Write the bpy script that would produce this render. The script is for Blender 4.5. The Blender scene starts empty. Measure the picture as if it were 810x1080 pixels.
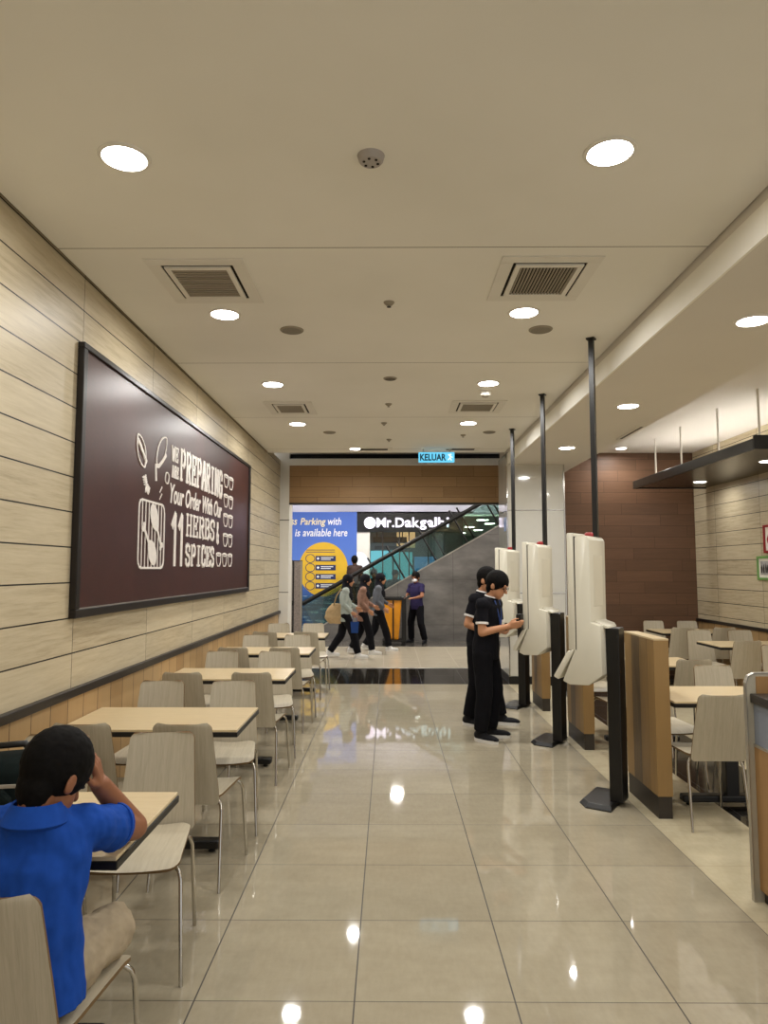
import bpy, bmesh, math, random
from mathutils import Vector, Matrix, noise
random.seed(7)
S = bpy.context.scene
COL = S.collection
PI = math.pi
V = Vector

# ------------------------------------------------------------------ colours and materials
def lin(c):
    return c / 12.92 if c <= 0.04045 else ((c + 0.055) / 1.055) ** 2.4
def rgb(h):
    h = h.lstrip('#')
    return tuple(lin(int(h[i:i + 2], 16) / 255) for i in (0, 2, 4)) + (1.0,)

class G:
    """small node-graph helper"""
    def __init__(s, name):
        s.m = bpy.data.materials.new(name)
        s.m.use_nodes = True
        s.t = s.m.node_tree
        s.t.nodes.clear()
        s.out = s.t.nodes.new('ShaderNodeOutputMaterial')
    def link(s, a, b):
        s.t.links.new(a, b)
    def put(s, sock, v):
        if isinstance(v, bpy.types.NodeSocket): s.link(v, sock)
        elif v is not None: sock.default_value = v
    def n(s, typ, **kw):
        nd = s.t.nodes.new(typ)
        for k, v in kw.items(): setattr(nd, k, v)
        return nd
    def math(s, op, a, b=None, c=None):
        nd = s.n('ShaderNodeMath', operation=op)
        s.put(nd.inputs[0], a)
        if b is not None: s.put(nd.inputs[1], b)
        if c is not None: s.put(nd.inputs[2], c)
        return nd.outputs[0]
    def pos(s):
        return s.n('ShaderNodeNewGeometry').outputs['Position']
    def obj(s):
        return s.n('ShaderNodeTexCoord').outputs['Object']
    def xyz(s, v):
        nd = s.n('ShaderNodeSeparateXYZ'); s.link(v, nd.inputs[0])
        return nd.outputs[0], nd.outputs[1], nd.outputs[2]
    def comb(s, x, y, z):
        nd = s.n('ShaderNodeCombineXYZ')
        for i, q in enumerate((x, y, z)): s.put(nd.inputs[i], q)
        return nd.outputs[0]
    def noise(s, vec, scale=(1, 1, 1), size=5.0, detail=3.0, rough=0.55):
        mp = s.n('ShaderNodeMapping'); s.link(vec, mp.inputs[0]); mp.inputs['Scale'].default_value = scale
        nd = s.n('ShaderNodeTexNoise'); s.link(mp.outputs[0], nd.inputs['Vector'])
        nd.inputs['Scale'].default_value = size; nd.inputs['Detail'].default_value = detail
        nd.inputs['Roughness'].default_value = rough
        return nd.outputs['Fac']
    def white(s, vec):
        nd = s.n('ShaderNodeTexWhiteNoise', noise_dimensions='3D'); s.link(vec, nd.inputs['Vector'])
        return nd.outputs['Value']
    def ramp(s, f, stops):
        nd = s.n('ShaderNodeValToRGB'); s.link(f, nd.inputs[0])
        e = nd.color_ramp.elements
        while len(e) < len(stops): e.new(0.5)
        for i, (p, c) in enumerate(stops):
            e[i].position = p; e[i].color = rgb(c) if isinstance(c, str) else c
        return nd.outputs['Color']
    def mix(s, f, a, b, mode='MIX'):
        nd = s.n('ShaderNodeMix', data_type='RGBA', blend_type=mode)
        s.put(nd.inputs[0], f); s.put(nd.inputs[6], a); s.put(nd.inputs[7], b)
        return nd.outputs[2]
    def groove(s, v, pitch, start, width):
        """1 on a thin line every pitch"""
        f = s.math('FRACT', s.math('DIVIDE', s.math('SUBTRACT', v, start - pitch * 100 - width / 2), pitch))
        return s.math('LESS_THAN', f, width / pitch)
    def cell(s, v, pitch, start):
        return s.math('FLOOR', s.math('DIVIDE', s.math('SUBTRACT', v, start), pitch))
    def bsdf(s, col, rough=0.5, metal=0.0, spec=0.5, bump=None, bdist=0.002, coat=0.0, bstr=0.4):
        b = s.n('ShaderNodeBsdfPrincipled')
        s.put(b.inputs['Base Color'], col); s.put(b.inputs['Roughness'], rough); s.put(b.inputs['Metallic'], metal)
        b.inputs['Specular IOR Level'].default_value = spec
        b.inputs['Coat Weight'].default_value = coat
        if bump is not None:
            bp = s.n('ShaderNodeBump'); s.link(bump, bp.inputs['Height'])
            bp.inputs['Distance'].default_value = bdist; bp.inputs['Strength'].default_value = bstr
            s.link(bp.outputs[0], b.inputs['Normal'])
        s.link(b.outputs[0], s.out.inputs[0])
        return s.m

def plain(name, h, rough=0.5, metal=0.0, spec=0.5, var=0.06, size=6.0, coat=0.0):
    g = G(name)
    c = rgb(h)
    f = g.noise(g.obj(), (1, 1, 1), size)
    lo = tuple(x * (1 - var) for x in c[:3]) + (1,); hi = tuple(min(1, x * (1 + var)) for x in c[:3]) + (1,)
    return g.bsdf(g.ramp(f, [(0.3, lo), (0.7, hi)]), rough, metal, spec, coat=coat)

def glow(name, h, strength):
    g = G(name)
    e = g.n('ShaderNodeEmission'); e.inputs[0].default_value = rgb(h); e.inputs[1].default_value = strength
    g.link(e.outputs[0], g.out.inputs[0])
    return g.m

def glassy(name, tint='#dfe8e4', gl=0.1):
    g = G(name)
    t = g.n('ShaderNodeBsdfTransparent'); t.inputs[0].default_value = rgb(tint)
    q = g.n('ShaderNodeBsdfGlossy'); q.inputs['Roughness'].default_value = 0.03
    mx = g.n('ShaderNodeMixShader'); mx.inputs[0].default_value = gl
    g.link(t.outputs[0], mx.inputs[1]); g.link(q.outputs[0], mx.inputs[2]); g.link(mx.outputs[0], g.out.inputs[0])
    return g.m

M = {}
TX0, TXP, TY0, TYP = -0.130, 0.597, 2.744, 0.6045
def tile_mat(name, c1, c2, px, x0, py, y0, wid=0.004, rough=0.13, grout='#3a342a', vein=1.0, lineh=None):
    g = G(name); p = g.pos(); x, y, z = g.xyz(p)
    n1 = g.noise(p, (1, 2.2, 1), 3.5, 6, 0.65); n2 = g.noise(p, (3, 1, 1), 14, 4, 0.6)
    w = g.white(g.comb(g.cell(x, px, x0), g.cell(y, py, y0), 0.0))
    f = g.math('ADD', g.math('MULTIPLY', n1, 0.55 * vein), g.math('ADD', g.math('MULTIPLY', n2, 0.35), g.math('MULTIPLY', w, 0.14)))
    col = g.ramp(f, [(0.30, c1), (0.75, c2)])
    gx = g.groove(x, px, x0, wid); gy = g.groove(y, py, y0, lineh or wid)
    k = g.math('MAXIMUM', gx, gy)
    col = g.mix(k, col, rgb(grout))
    r = g.math('ADD', g.math('MULTIPLY', k, 0.5), g.math('ADD', rough, g.math('MULTIPLY', n2, 0.04)))
    return g.bsdf(col, r, 0, 0.5)
M['floor'] = tile_mat('polished_tile', '#978d78', '#aaa18b', TXP, TX0, TYP, TY0, 0.0058, 0.018, lineh=0.004)
M['floor_cream'] = tile_mat('cream_tile', '#b3a78b', '#cabfa2', TXP, TX0, TYP * 1, TY0, 0.003, 0.12, '#8a7d60', 1.3)
M['floor_dark'] = tile_mat('black_granite', '#17140f', '#2c2822', 0.61, -0.15, 0.78, 9.97, 0.004, 0.06, '#0c0a08')
M['floor_mall'] = tile_mat('mall_tile', '#a29783', '#b6ab96', 0.62, -0.1, 1.2, 11.52, 0.006, 0.2, '#8c8271')
M['floor_grey'] = tile_mat('grey_granite', '#4a4541', '#5f5953', 0.6, 0.0, 0.6, 0, 0.003, 0.2, '#2c2a28')

def oak_wall():
    g = G('pale_oak_panels'); p = g.pos(); x, y, z = g.xyz(p)
    a = g.math('ADD', y, g.math('MULTIPLY', x, 0.0))
    cz = g.cell(z, 0.1995, 0.128); cy = g.cell(a, 1.22, 4.02)
    w = g.white(g.comb(cy, cz, 3.0))
    off = g.comb(g.math('MULTIPLY', w, 7.0), a, z)
    gr = g.noise(off, (1, 0.9, 13), 3.2, 5, 0.6); fine = g.noise(off, (1, 3, 90), 4, 2, 0.5)
    f = g.math('ADD', g.math('MULTIPLY', gr, 0.62), g.math('ADD', g.math('MULTIPLY', w, 0.17), g.math('MULTIPLY', fine, 0.25)))
    col = g.ramp(f, [(0.28, '#9f8f72'), (0.5, '#beb093'), (0.78, '#cfc2a6')])
    gz = g.groove(z, 0.1995, 0.128, 0.0075); gy = g.groove(a, 1.22, 4.02, 0.006)
    col = g.mix(gy, col, rgb('#54493a')); col = g.mix(gz, col, rgb('#14100c'))
    k = g.math('MAXIMUM', gz, gy)
    return g.bsdf(col, 0.42, 0, 0.35, bump=g.math('SUBTRACT', 1.0, k), bdist=0.004)
M['oak'] = oak_wall()

def boards(name, axis, pitch, start, cols, seam='#2a1c10', wseam=0.006, rough=0.45, world=True, grain='z'):
    """vertical boards side by side along an axis"""
    g = G(name); p = g.pos() if world else g.obj(); c = g.xyz(p); a = c[axis]
    w = g.white(g.comb(g.cell(a, pitch, start), 5.0, 2.0))
    off = g.n('ShaderNodeVectorMath', operation='ADD'); g.link(p, off.inputs[0]); g.link(g.comb(g.math('MULTIPLY', w, 9.0), g.math('MULTIPLY', w, 5.0), w), off.inputs[1])
    gr = g.noise(off.outputs[0], (14, 14, 0.9) if grain == 'z' else (1, 1, 14), 3.0, 4, 0.6)
    fine = g.noise(off.outputs[0], (80, 80, 2) if grain == 'z' else (3, 3, 80), 3.0, 2, 0.5)
    f = g.math('ADD', g.math('MULTIPLY', w, 0.55), g.math('ADD', g.math('MULTIPLY', gr, 0.35), g.math('MULTIPLY', fine, 0.15)))
    n = len(cols)
    col = g.ramp(f, [(0.15 + 0.65 * i / (n - 1), cols[i]) for i in range(n)])
    col = g.mix(g.groove(a, pitch, start, wseam), col, rgb(seam))
    return g.bsdf(col, rough, 0, 0.35)
M['wainscot'] = boards('oak_wainscot_boards', 1, 0.2025, 3.385, ['#a5855a', '#b39367', '#bf9f72'])
M['partition'] = boards('mixed_wood_boards', 1, 0.150, -0.31, ['#7d6340', '#63533f', '#8c7049', '#9a7c50', '#9e8157'], '#33261a', 0.004, world=False)
M['partition_end'] = boards('tan_wood_end', 1, 3.0, -1.5, ['#876a40', '#93754a', '#9c7e51'], '#33261a', 0.001, world=False)
M['station_wood'] = boards('oak_station_veneer', 1, 3.0, -1.4, ['#8d6c45', '#9a774c', '#a58155'], '#33261a', 0.001, world=False)

def dark_planks(name, cols):
    g = G(name); p = g.pos(); x, y, z = g.xyz(p)
    a = g.math('ADD', x, y)
    row = g.cell(z, 0.172, 0.03); w0 = g.white(g.comb(row, 1.0, 4.0))
    sh = g.math('ADD', a, g.math('MULTIPLY', w0, 0.9))
    cx = g.cell(sh, 0.86, 0.0); w = g.white(g.comb(cx, row, 2.0))
    off = g.comb(g.math('ADD', a, g.math('MULTIPLY', w, 6.0)), w, z)
    gr = g.noise(off, (1, 1, 12), 3.0, 5, 0.6); fine = g.noise(off, (4, 1, 80), 3, 2)
    f = g.math('ADD', g.math('MULTIPLY', w, 0.28), g.math('ADD', g.math('MULTIPLY', gr, 0.5), g.math('MULTIPLY', fine, 0.2)))
    col = g.ramp(f, [(0.2, cols[0]), (0.55, cols[1]), (0.9, cols[2])])
    k = g.math('MAXIMUM', g.groove(z, 0.172, 0.03, 0.0035), g.groove(sh, 0.86, 0.0, 0.003))
    return g.bsdf(g.mix(k, col, rgb('#2a1c12')), 0.5, 0, 0.3)
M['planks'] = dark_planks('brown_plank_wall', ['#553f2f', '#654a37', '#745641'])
M['planks_lit'] = dark_planks('fascia_planks_lit_tone', ['#98764f', '#ab875d', '#bb9769'])  # same wood as the plank wall, stronger light put into the colours

def ceil_mat():
    g = G('painted_ceiling'); p = g.pos(); x, y, z = g.xyz(p)
    n1 = g.noise(p, (1, 1, 1), 0.9, 3)
    col = g.ramp(n1, [(0.3, '#ebe8df'), (0.7, '#f2efe7')])
    k = g.groove(y, 2.107, 3.635, 0.007)
    return g.bsdf(g.mix(k, col, rgb('#6f675b')), 0.85, 0, 0.2)
M['ceiling'] = ceil_mat()
M['ceil_plain'] = plain('soffit_paint', '#dcd6cc', 0.85, 0, 0.2, 0.02, 1.0)
M['beam'] = plain('beam_face_lit_tone', '#f4f1e6', 0.7, 0, 0.3, 0.02, 1.0)  # soffit paint made paler, downlight on the face put into the colour
M['white'] = plain('white_paint', '#e2ddd2', 0.6, 0, 0.3, 0.02)
M['gloss_white'] = plain('gloss_white_panel', '#c6c3b9', 0.08, 0, 0.5, 0.02, coat=0.5)
M['kiosk'] = plain('kiosk_white_plastic', '#d6d1c0', 0.22, 0, 0.5, 0.015)
M['black'] = plain('black_satin', '#100f0e', 0.42, 0, 0.4, 0.1)
M['black_metal'] = plain('black_powder_coat', '#121110', 0.38, 0.0, 0.45, 0.08)
M['dark_trim'] = plain('dark_brown_trim', '#1d1612', 0.4, 0, 0.4, 0.08)
M['plinth'] = plain('dark_grey_plinth', '#36302a', 0.45, 0, 0.4, 0.06)
M['chrome'] = plain('chrome_tube', '#c9c6c0', 0.14, 1.0, 0.5, 0.02)
M['steel'] = plain('brushed_steel', '#77746f', 0.33, 0.9, 0.5, 0.08, 3.0)
M['alu'] = plain('brushed_aluminium', '#b4b0a6', 0.35, 0.85, 0.5, 0.05)
M['grey_vent'] = plain('vent_grille_grey', '#9b9282', 0.6, 0, 0.3, 0.03)
M['vent_white'] = plain('vent_frame_white', '#e4e0d6', 0.6, 0, 0.3, 0.02)
M['vent_dark'] = plain('vent_dark_inside', '#241f19', 0.8, 0, 0.2, 0.05)
M['spk'] = plain('speaker_mesh_grey', '#8b8478', 0.7, 0, 0.3, 0.05, 60)
M['red'] = plain('red_plastic', '#8f1a1c', 0.3, 0, 0.5, 0.05)
M['grey_panel'] = plain('blue_grey_laminate', '#7d8490', 0.35, 0, 0.4, 0.03)

def laminate(name, cols, axis_scale, rough=0.38):
    g = G(name); p = g.obj()
    gr = g.noise(p, axis_scale, 3.0, 4, 0.6)
    fine = g.noise(p, tuple(q * 5 for q in axis_scale), 3.0, 2, 0.5)
    oi = g.n('ShaderNodeObjectInfo').outputs['Random']
    f = g.math('ADD', g.math('MULTIPLY', gr, 0.55), g.math('ADD', g.math('MULTIPLY', fine, 0.35), g.math('MULTIPLY', oi, 0.1)))
    n = len(cols)
    return g.bsdf(g.ramp(f, [(0.28 + 0.5 * i / (n - 1), cols[i]) for i in range(n)]), rough, 0, 0.4)
M['ply'] = laminate('ash_laminate_back', ['#a49a85', '#b6ac97', '#c2b8a2'], (26, 2, 1.2))
M['ply_seat'] = laminate('ash_laminate_seat', ['#b0a690', '#c3b9a3', '#cfc6b1'], (26, 1.2, 2))  # same ash as the back, light from above put into paler tones
M['ply_edge'] = plain('plywood_edge', '#6b5334', 0.5, 0, 0.3, 0.1, 40)
M['top'] = laminate('birch_tabletop', ['#c3ad84', '#d0bb94', '#d8c6a1'], (1.2, 16, 4), 0.3)

# ------------------------------------------------------------------ mesh builder
class MB:
    def __init__(s):
        s.v = []; s.f = []; s.mi = []
    def add(s, vs, fs, mi=0):
        b = len(s.v); s.v += [tuple(q) for q in vs]
        for f in fs: s.f.append(tuple(b + i for i in f)); s.mi.append(mi)
        return s
    def box(s, x0, x1, y0, y1, z0, z1, mi=0):
        return s.add([(x0, y0, z0), (x1, y0, z0), (x1, y1, z0), (x0, y1, z0), (x0, y0, z1), (x1, y0, z1), (x1, y1, z1), (x0, y1, z1)],
                     [(0, 3, 2, 1), (4, 5, 6, 7), (0, 1, 5, 4), (1, 2, 6, 5), (2, 3, 7, 6), (3, 0, 4, 7)], mi)
    def prism(s, poly, axis, a0, a1, mi=0, mside=None):
        """poly: list of 2-D points; axis 0/1/2 is the extrusion direction"""
        def P(q, a):
            if axis == 0: return (a, q[0], q[1])
            if axis == 1: return (q[0], a, q[1])
            return (q[0], q[1], a)
        n = len(poly); b = len(s.v)
        s.v += [P(q, a0) for q in poly] + [P(q, a1) for q in poly]
        s.f.append(tuple(range(b, b + n))); s.mi.append(mi); s.f.append(tuple(range(b + n, b + 2 * n))); s.mi.append(mi)
        for i in range(n):
            j = (i + 1) % n
            s.f.append((b + i, b + j, b + n + j, b + n + i)); s.mi.append(mi if mside is None else mside)
        return s
    def tube(s, pts, r, seg=10, mi=0, cap=True):
        pts = [V(p) for p in pts]; rings = []
        rr = r if isinstance(r, (list, tuple)) else [r] * len(pts)
        t0 = (pts[1] - pts[0]).normalized()
        ref = V((0, 0, 1)) if abs(t0.z) < 0.9 else V((1, 0, 0))
        u = t0.cross(ref).normalized()
        for i, p in enumerate(pts):
            if i == 0: t = t0
            elif i == len(pts) - 1: t = (pts[i] - pts[i - 1]).normalized()
            else: t = ((pts[i + 1] - p).normalized() + (p - pts[i - 1]).normalized()).normalized()
            u = (u - t * u.dot(t)).normalized(); w = t.cross(u)
            rings.append([p + (u * math.cos(a) + w * math.sin(a)) * rr[i] for a in (2 * PI * k / seg for k in range(seg))])
        b = len(s.v)
        for rg in rings: s.v += [tuple(q) for q in rg]
        for i in range(len(rings) - 1):
            for k in range(seg):
                k2 = (k + 1) % seg
                s.f.append((b + i * seg + k, b + i * seg + k2, b + (i + 1) * seg + k2, b + (i + 1) * seg + k)); s.mi.append(mi)
        if cap:
            s.f.append(tuple(b + k for k in reversed(range(seg)))); s.mi.append(mi)
            s.f.append(tuple(b + (len(rings) - 1) * seg + k for k in range(seg))); s.mi.append(mi)
        return s
    def lathe(s, prof, c=(0, 0, 0), seg=24, mi=0):
        b = len(s.v)
        for r, z in prof:
            for k in range(seg):
                a = 2 * PI * k / seg
                s.v.append((c[0] + r * math.cos(a), c[1] + r * math.sin(a), c[2] + z))
        for i in range(len(prof) - 1):
            for k in range(seg):
                k2 = (k + 1) % seg
                s.f.append((b + i * seg + k, b + i * seg + k2, b + (i + 1) * seg + k2, b + (i + 1) * seg + k)); s.mi.append(mi)
        s.f.append(tuple(b + k for k in reversed(range(seg)))); s.mi.append(mi)
        s.f.append(tuple(b + (len(prof) - 1) * seg + k for k in range(seg))); s.mi.append(mi)
        return s
    def cap(s, p0, p1, r0, r1=None, flat0=False, flat1=False, seg=16, sx=1.0):
        """tapered limb; round ends unless flat"""
        p0 = V(p0); p1 = V(p1); r1 = r0 if r1 is None else r1
        t = (p1 - p0).normalized(); pts = []; rr = []
        if not flat0:
            for a in (80, 55, 28): pts.append(p0 - t * r0 * math.sin(math.radians(a))); rr.append(r0 * math.cos(math.radians(a)))
        for k in range(4): pts.append(p0.lerp(p1, k / 3)); rr.append(r0 + (r1 - r0) * k / 3)
        if not flat1:
            for a in (28, 55, 80): pts.append(p1 + t * r1 * math.sin(math.radians(a))); rr.append(r1 * math.cos(math.radians(a)))
        return s.tube(pts, rr, seg)
    def ell(s, c, r, rot=None, nu=20, nv=12):
        b = len(s.v); c = V(c)
        for i in range(1, nv):
            th = PI * i / nv
            for k in range(nu):
                a = 2 * PI * k / nu
                q = V((r[0] * math.sin(th) * math.cos(a), r[1] * math.sin(th) * math.sin(a), r[2] * math.cos(th)))
                if rot is not None: q = rot @ q
                s.v.append(tuple(c + q))
        for sg in (1, -1):
            q = V((0, 0, r[2] * sg))
            if rot is not None: q = rot @ q
            s.v.append(tuple(c + q))
        T = b + (nv - 1) * nu
        for k in range(nu):
            k2 = (k + 1) % nu
            s.f.append((T, b + k, b + k2)); s.mi.append(0)
            s.f.append((T + 1, b + (nv - 2) * nu + k2, b + (nv - 2) * nu + k)); s.mi.append(0)
            for i in range(nv - 2):
                s.f.append((b + i * nu + k, b + (i + 1) * nu + k, b + (i + 1) * nu + k2, b + i * nu + k2)); s.mi.append(0)
        return s
    def sheet(s, grid, th, mi=0, mside=0):
        """grid[i][j] of points -> a thin closed solid, th along the surface normal"""
        ni, nj = len(grid), len(grid[0]); b = len(s.v)
        nrm = []
        for i in range(ni):
            row = []
            for j in range(nj):
                a = V(grid[min(i + 1, ni - 1)][j]) - V(grid[max(i - 1, 0)][j]); c = V(grid[i][min(j + 1, nj - 1)]) - V(grid[i][max(j - 1, 0)])
                q = a.cross(c); row.append(q.normalized() if q.length > 1e-9 else V((0, 0, 1)))
            nrm.append(row)
        for i in range(ni):
            for j in range(nj): s.v.append(tuple(grid[i][j]))
        for i in range(ni):
            for j in range(nj): s.v.append(tuple(V(grid[i][j]) - nrm[i][j] * th))
        o = ni * nj; ix = lambda i, j: b + i * nj + j
        for i in range(ni - 1):
            for j in range(nj - 1):
                s.f.append((ix(i, j), ix(i + 1, j), ix(i + 1, j + 1), ix(i, j + 1))); s.mi.append(mi)
                s.f.append((o + ix(i, j), o + ix(i, j + 1), o + ix(i + 1, j + 1), o + ix(i + 1, j))); s.mi.append(mi)
        ring = [ix(i, 0) for i in range(ni)] + [ix(ni - 1, j) for j in range(1, nj)] + [ix(i, nj - 1) for i in range(ni - 2, -1, -1)] + [ix(0, j) for j in range(nj - 2, 0, -1)]
        for k in range(len(ring)):
            p, q = ring[k], ring[(k + 1) % len(ring)]
            s.f.append((p, q, q + o, p + o)); s.mi.append(mside)
        return s
    def ribbon(s, pts, w, z0=0.0, z1=0.004, mi=0, wh=None):
        """flat 2-D stroke in the xy plane"""
        w_ = w
        for a, b in zip(pts[:-1], pts[1:]):
            a = V((a[0], a[1])); b = V((b[0], b[1])); d = b - a
            if d.length < 1e-6: continue
            d.normalize(); s.rk = (getattr(s, 'rk', 0) + 1) % 40; z1 = z0 + .004 + s.rk * .00015
            w = w_ if wh is None else w_ * abs(d.y) + wh * abs(d.x); e = d * w * 0.35; a2 = a - e; b2 = b + e; q = V((-d.y, d.x)) * w / 2
            c = [a2 + q, b2 + q, b2 - q, a2 - q]
            s.prism([(p.x, p.y) for p in c], 2, z0, z1, mi)
        return s
    def mat(s, m4):
        s.v = [tuple(m4 @ V(q)) for q in s.v]; return s
    def mesh(s, name, mats, smooth=None, bevel=0.0, bseg=2):
        me = bpy.data.meshes.new(name); me.from_pydata(s.v, [], s.f)
        for m in (mats if isinstance(mats, (list, tuple)) else [mats]): me.materials.append(m)
        me.polygons.foreach_set('material_index', s.mi); me.update()
        bm = bmesh.new(); bm.from_mesh(me)
        bmesh.ops.recalc_face_normals(bm, faces=bm.faces)
        if bevel > 0:
            ed = [e for e in bm.edges if len(e.link_faces) == 2 and e.calc_face_angle(0) > math.radians(28)]
            bmesh.ops.bevel(bm, geom=ed, offset=bevel, segments=bseg, profile=0.5, affect='EDGES', clamp_overlap=True)
        bm.to_mesh(me); bm.free()
        if smooth is not None:
            me.polygons.foreach_set('use_smooth', [True] * len(me.polygons))
            if smooth < 179: me.set_sharp_from_angle(angle=math.radians(smooth))
        return me
    def build(s, name, mats, parent=None, smooth=None, bevel=0.0, bseg=2):
        return link(name, s.mesh(name, mats, smooth, bevel, bseg), parent)

def link(name, data, parent=None):
    o = bpy.data.objects.new(name, data); COL.objects.link(o)
    if parent is not None: o.parent = parent
    return o
def tag(o, label, cat, group=None):
    o['label'] = label; o['category'] = cat
    if group: o['group'] = group
    return o
def thing(name, label, cat, loc=(0, 0, 0), rz=0.0, group=None):
    o = link(name, None); o.location = loc; o.rotation_euler = (0, 0, rz); o.empty_display_size = 0.1
    return tag(o, label, cat, group)
def struct(name, mb, m, **kw):
    o = mb.build(name, m, **kw); o['kind'] = 'structure'; return o
def dup(root, loc, rz, label, group=None):
    r = root.copy(); COL.objects.link(r); r.location = loc; r.rotation_euler = (0, 0, rz); r['label'] = label
    if group: r['group'] = group
    for ch in list(root.children):
        c = ch.copy(); COL.objects.link(c); c.parent = r
        for gch in list(ch.children):
            d = gch.copy(); COL.objects.link(d); d.parent = c
    return r
def evald(mb, mods, m, name):
    """run modifiers over a builder's mesh and hand back the finished mesh"""
    o = link('tmp', mb.mesh('tmp', m))
    for typ, kw in mods:
        md = o.modifiers.new(typ, typ)
        for k, v in kw.items(): setattr(md, k, v)
    dg = bpy.context.evaluated_depsgraph_get(); dg.update()
    me = bpy.data.meshes.new_from_object(o.evaluated_get(dg)); me.name = name
    old = o.data; bpy.data.objects.remove(o); bpy.data.meshes.remove(old)
    me.materials.clear(); me.materials.append(m)
    me.polygons.foreach_set('use_smooth', [True] * len(me.polygons))
    return me
def text_mb(body, w, h, depth=0.004, offset=0.0, shear=0.0, keep=False):
    """lettering fitted into a w x h box from the origin, in the xy plane"""
    c = bpy.data.curves.new('t', 'FONT'); c.body = body; c.size = 1.0; c.offset = offset; c.shear = shear; c.extrude = 0.5; c.resolution_u = 3
    o = link('t', c); dg = bpy.context.evaluated_depsgraph_get(); dg.update()
    me = bpy.data.meshes.new_from_object(o.evaluated_get(dg))
    vs = [v.co.copy() for v in me.vertices]; fs = [tuple(p.vertices) for p in me.polygons]
    bpy.data.objects.remove(o); bpy.data.curves.remove(c); bpy.data.meshes.remove(me)
    x0 = min(v.x for v in vs); x1 = max(v.x for v in vs); y0 = min(v.y for v in vs); y1 = max(v.y for v in vs)
    sx = w / (x1 - x0); sy = h / (y1 - y0)
    return MB().add([((v.x - x0) * sx, (v.y - y0) * sy, (v.z + 0.5) * depth) for v in vs], fs)
def frame_front(x, y, z):          # local xy plane -> faces -Y
    return Matrix(((1, 0, 0, x), (0, 0, -1, y), (0, 1, 0, z), (0, 0, 0, 1)))
def frame_left(x, y, z):           # local xy plane -> faces +X (left wall)
    return Matrix(((0, 0, 1, x), (1, 0, 0, y), (0, 1, 0, z), (0, 0, 0, 1)))
def frame_right(x, y, z):          # faces -X (right wall); local x runs towards -Y
    return Matrix(((0, 0, -1, x), (-1, 0, 0, y), (0, 1, 0, z), (0, 0, 0, 1)))

# ------------------------------------------------------------------ room shell
XL, XR, ZC = -1.80, 4.70, 3.32
YB = -3.5
struct('floor', MB().box(-1.86, 1.661, YB, 9.97, -0.1, 0), M['floor'])
struct('floor_dining', MB().box(1.661, 2.235, YB, 9.97, -0.1, 0), M['floor_cream'])
struct('floor_dining_strip', MB().box(2.235, 2.86, YB, 9.97, -0.1, 0), M['floor_dark'])
struct('floor_dining_right', MB().box(2.86, 4.80, YB, 9.97, -0.1, 0), M['floor_cream'])
struct('floor_threshold', MB().box(-1.86, 4.80, 9.97, 11.52, -0.1, 0), M['floor_dark'])
struct('trim_threshold', MB().box(-1.86, 2.6, 11.52, 11.60, -0.1, 0.004), M['alu'])
struct('floor_mall', MB().box(-6, 9, 11.60, 14.75, -0.1, 0), M['floor_mall'])
struct('floor_mall_far', MB().box(-6, 9, 14.75, 31, -0.1, 0), M['floor_grey'])
struct('wall_left', MB().box(XL - 0.1, XL, YB, 11.5, 0.93, 3.40), M['oak'])
struct('wall_left_wainscot', MB().box(XL - 0.1, XL, YB, 11.5, 0, 0.93), M['wainscot'])
struct('trim_left_rail', MB().box(XL, XL + 0.035, YB, 11.5, 0.885, 0.932), M['dark_trim'], bevel=0.004)
struct('wall_right', MB().box(XR, XR + 0.1, 2.0, 10.8, 0.86, 3.40), M['oak'])
struct('wall_right_wainscot', MB().box(XR, XR + 0.1, 2.0, 10.8, 0, 0.86), M['wainscot'])
struct('trim_right_rail', MB().box(XR - 0.035, XR, 2.0, 10.8, 0.82, 0.862), M['dark_trim'], bevel=0.004)
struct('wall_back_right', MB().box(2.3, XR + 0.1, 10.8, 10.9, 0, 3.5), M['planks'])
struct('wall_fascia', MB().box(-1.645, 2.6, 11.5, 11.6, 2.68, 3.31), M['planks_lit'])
struct('trim_fascia_top', MB().box(-1.645, 2.6, 11.48, 11.6, 3.31, 3.425), M['white'], bevel=0.004)
struct('trim_fascia_rail', MB().box(-1.645, 2.6, 11.49, 11.52, 3.50, 3.535), M['alu'])
struct('trim_fascia_edge', MB().box(-1.645, 2.6, 11.485, 11.61, 2.665, 2.69), M['plinth'])
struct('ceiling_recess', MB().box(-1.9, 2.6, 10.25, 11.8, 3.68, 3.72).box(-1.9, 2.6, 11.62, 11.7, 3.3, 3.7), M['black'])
struct('wall_jamb_left', MB().box(-1.90, -1.645, 11.5, 11.9, 0, 3.70), M['white'], bevel=0.006)
struct('trim_jamb_joint', MB().box(-1.80, -1.643, 11.497, 11.503, 2.40, 2.412).box(-1.80, -1.643, 11.497, 11.503, 1.22, 1.23), M['plinth'])
struct('ceiling', MB().box(XL + 0.02, 1.705, YB, 10.25, ZC, ZC + 0.1), M['ceiling'])
struct('ceiling_edge_left', MB().box(XL - 0.05, XL + 0.02, YB, 10.25, ZC + 0.05, ZC + 0.1), M['plinth'])
struct('trim_ceiling_edge', MB().box(XL, 1.705, 10.25, 10.27, ZC - 0.002, 3.70), M['white'])
struct('ceiling_soffit', MB().box(1.715, 2.72, YB, 10.8, 3.10, 3.26), M['ceil_plain'])
struct('trim_soffit_face', MB().box(1.700, 1.715, YB, 10.0, 3.10, 3.258), M['beam'])
struct('trim_soffit_step', MB().box(1.715, 2.72, YB, 10.8, 3.26, 3.45), M['ceil_plain'])
struct('ceiling_dining', MB().box(2.72, XR + 0.1, YB, 10.8, 3.40, 3.5), M['ceil_plain'])
struct('trim_ceiling_slot', MB().box(XL, 1.7, 1.83, 1.90, ZC - 0.012, ZC), M['black'])
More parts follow.
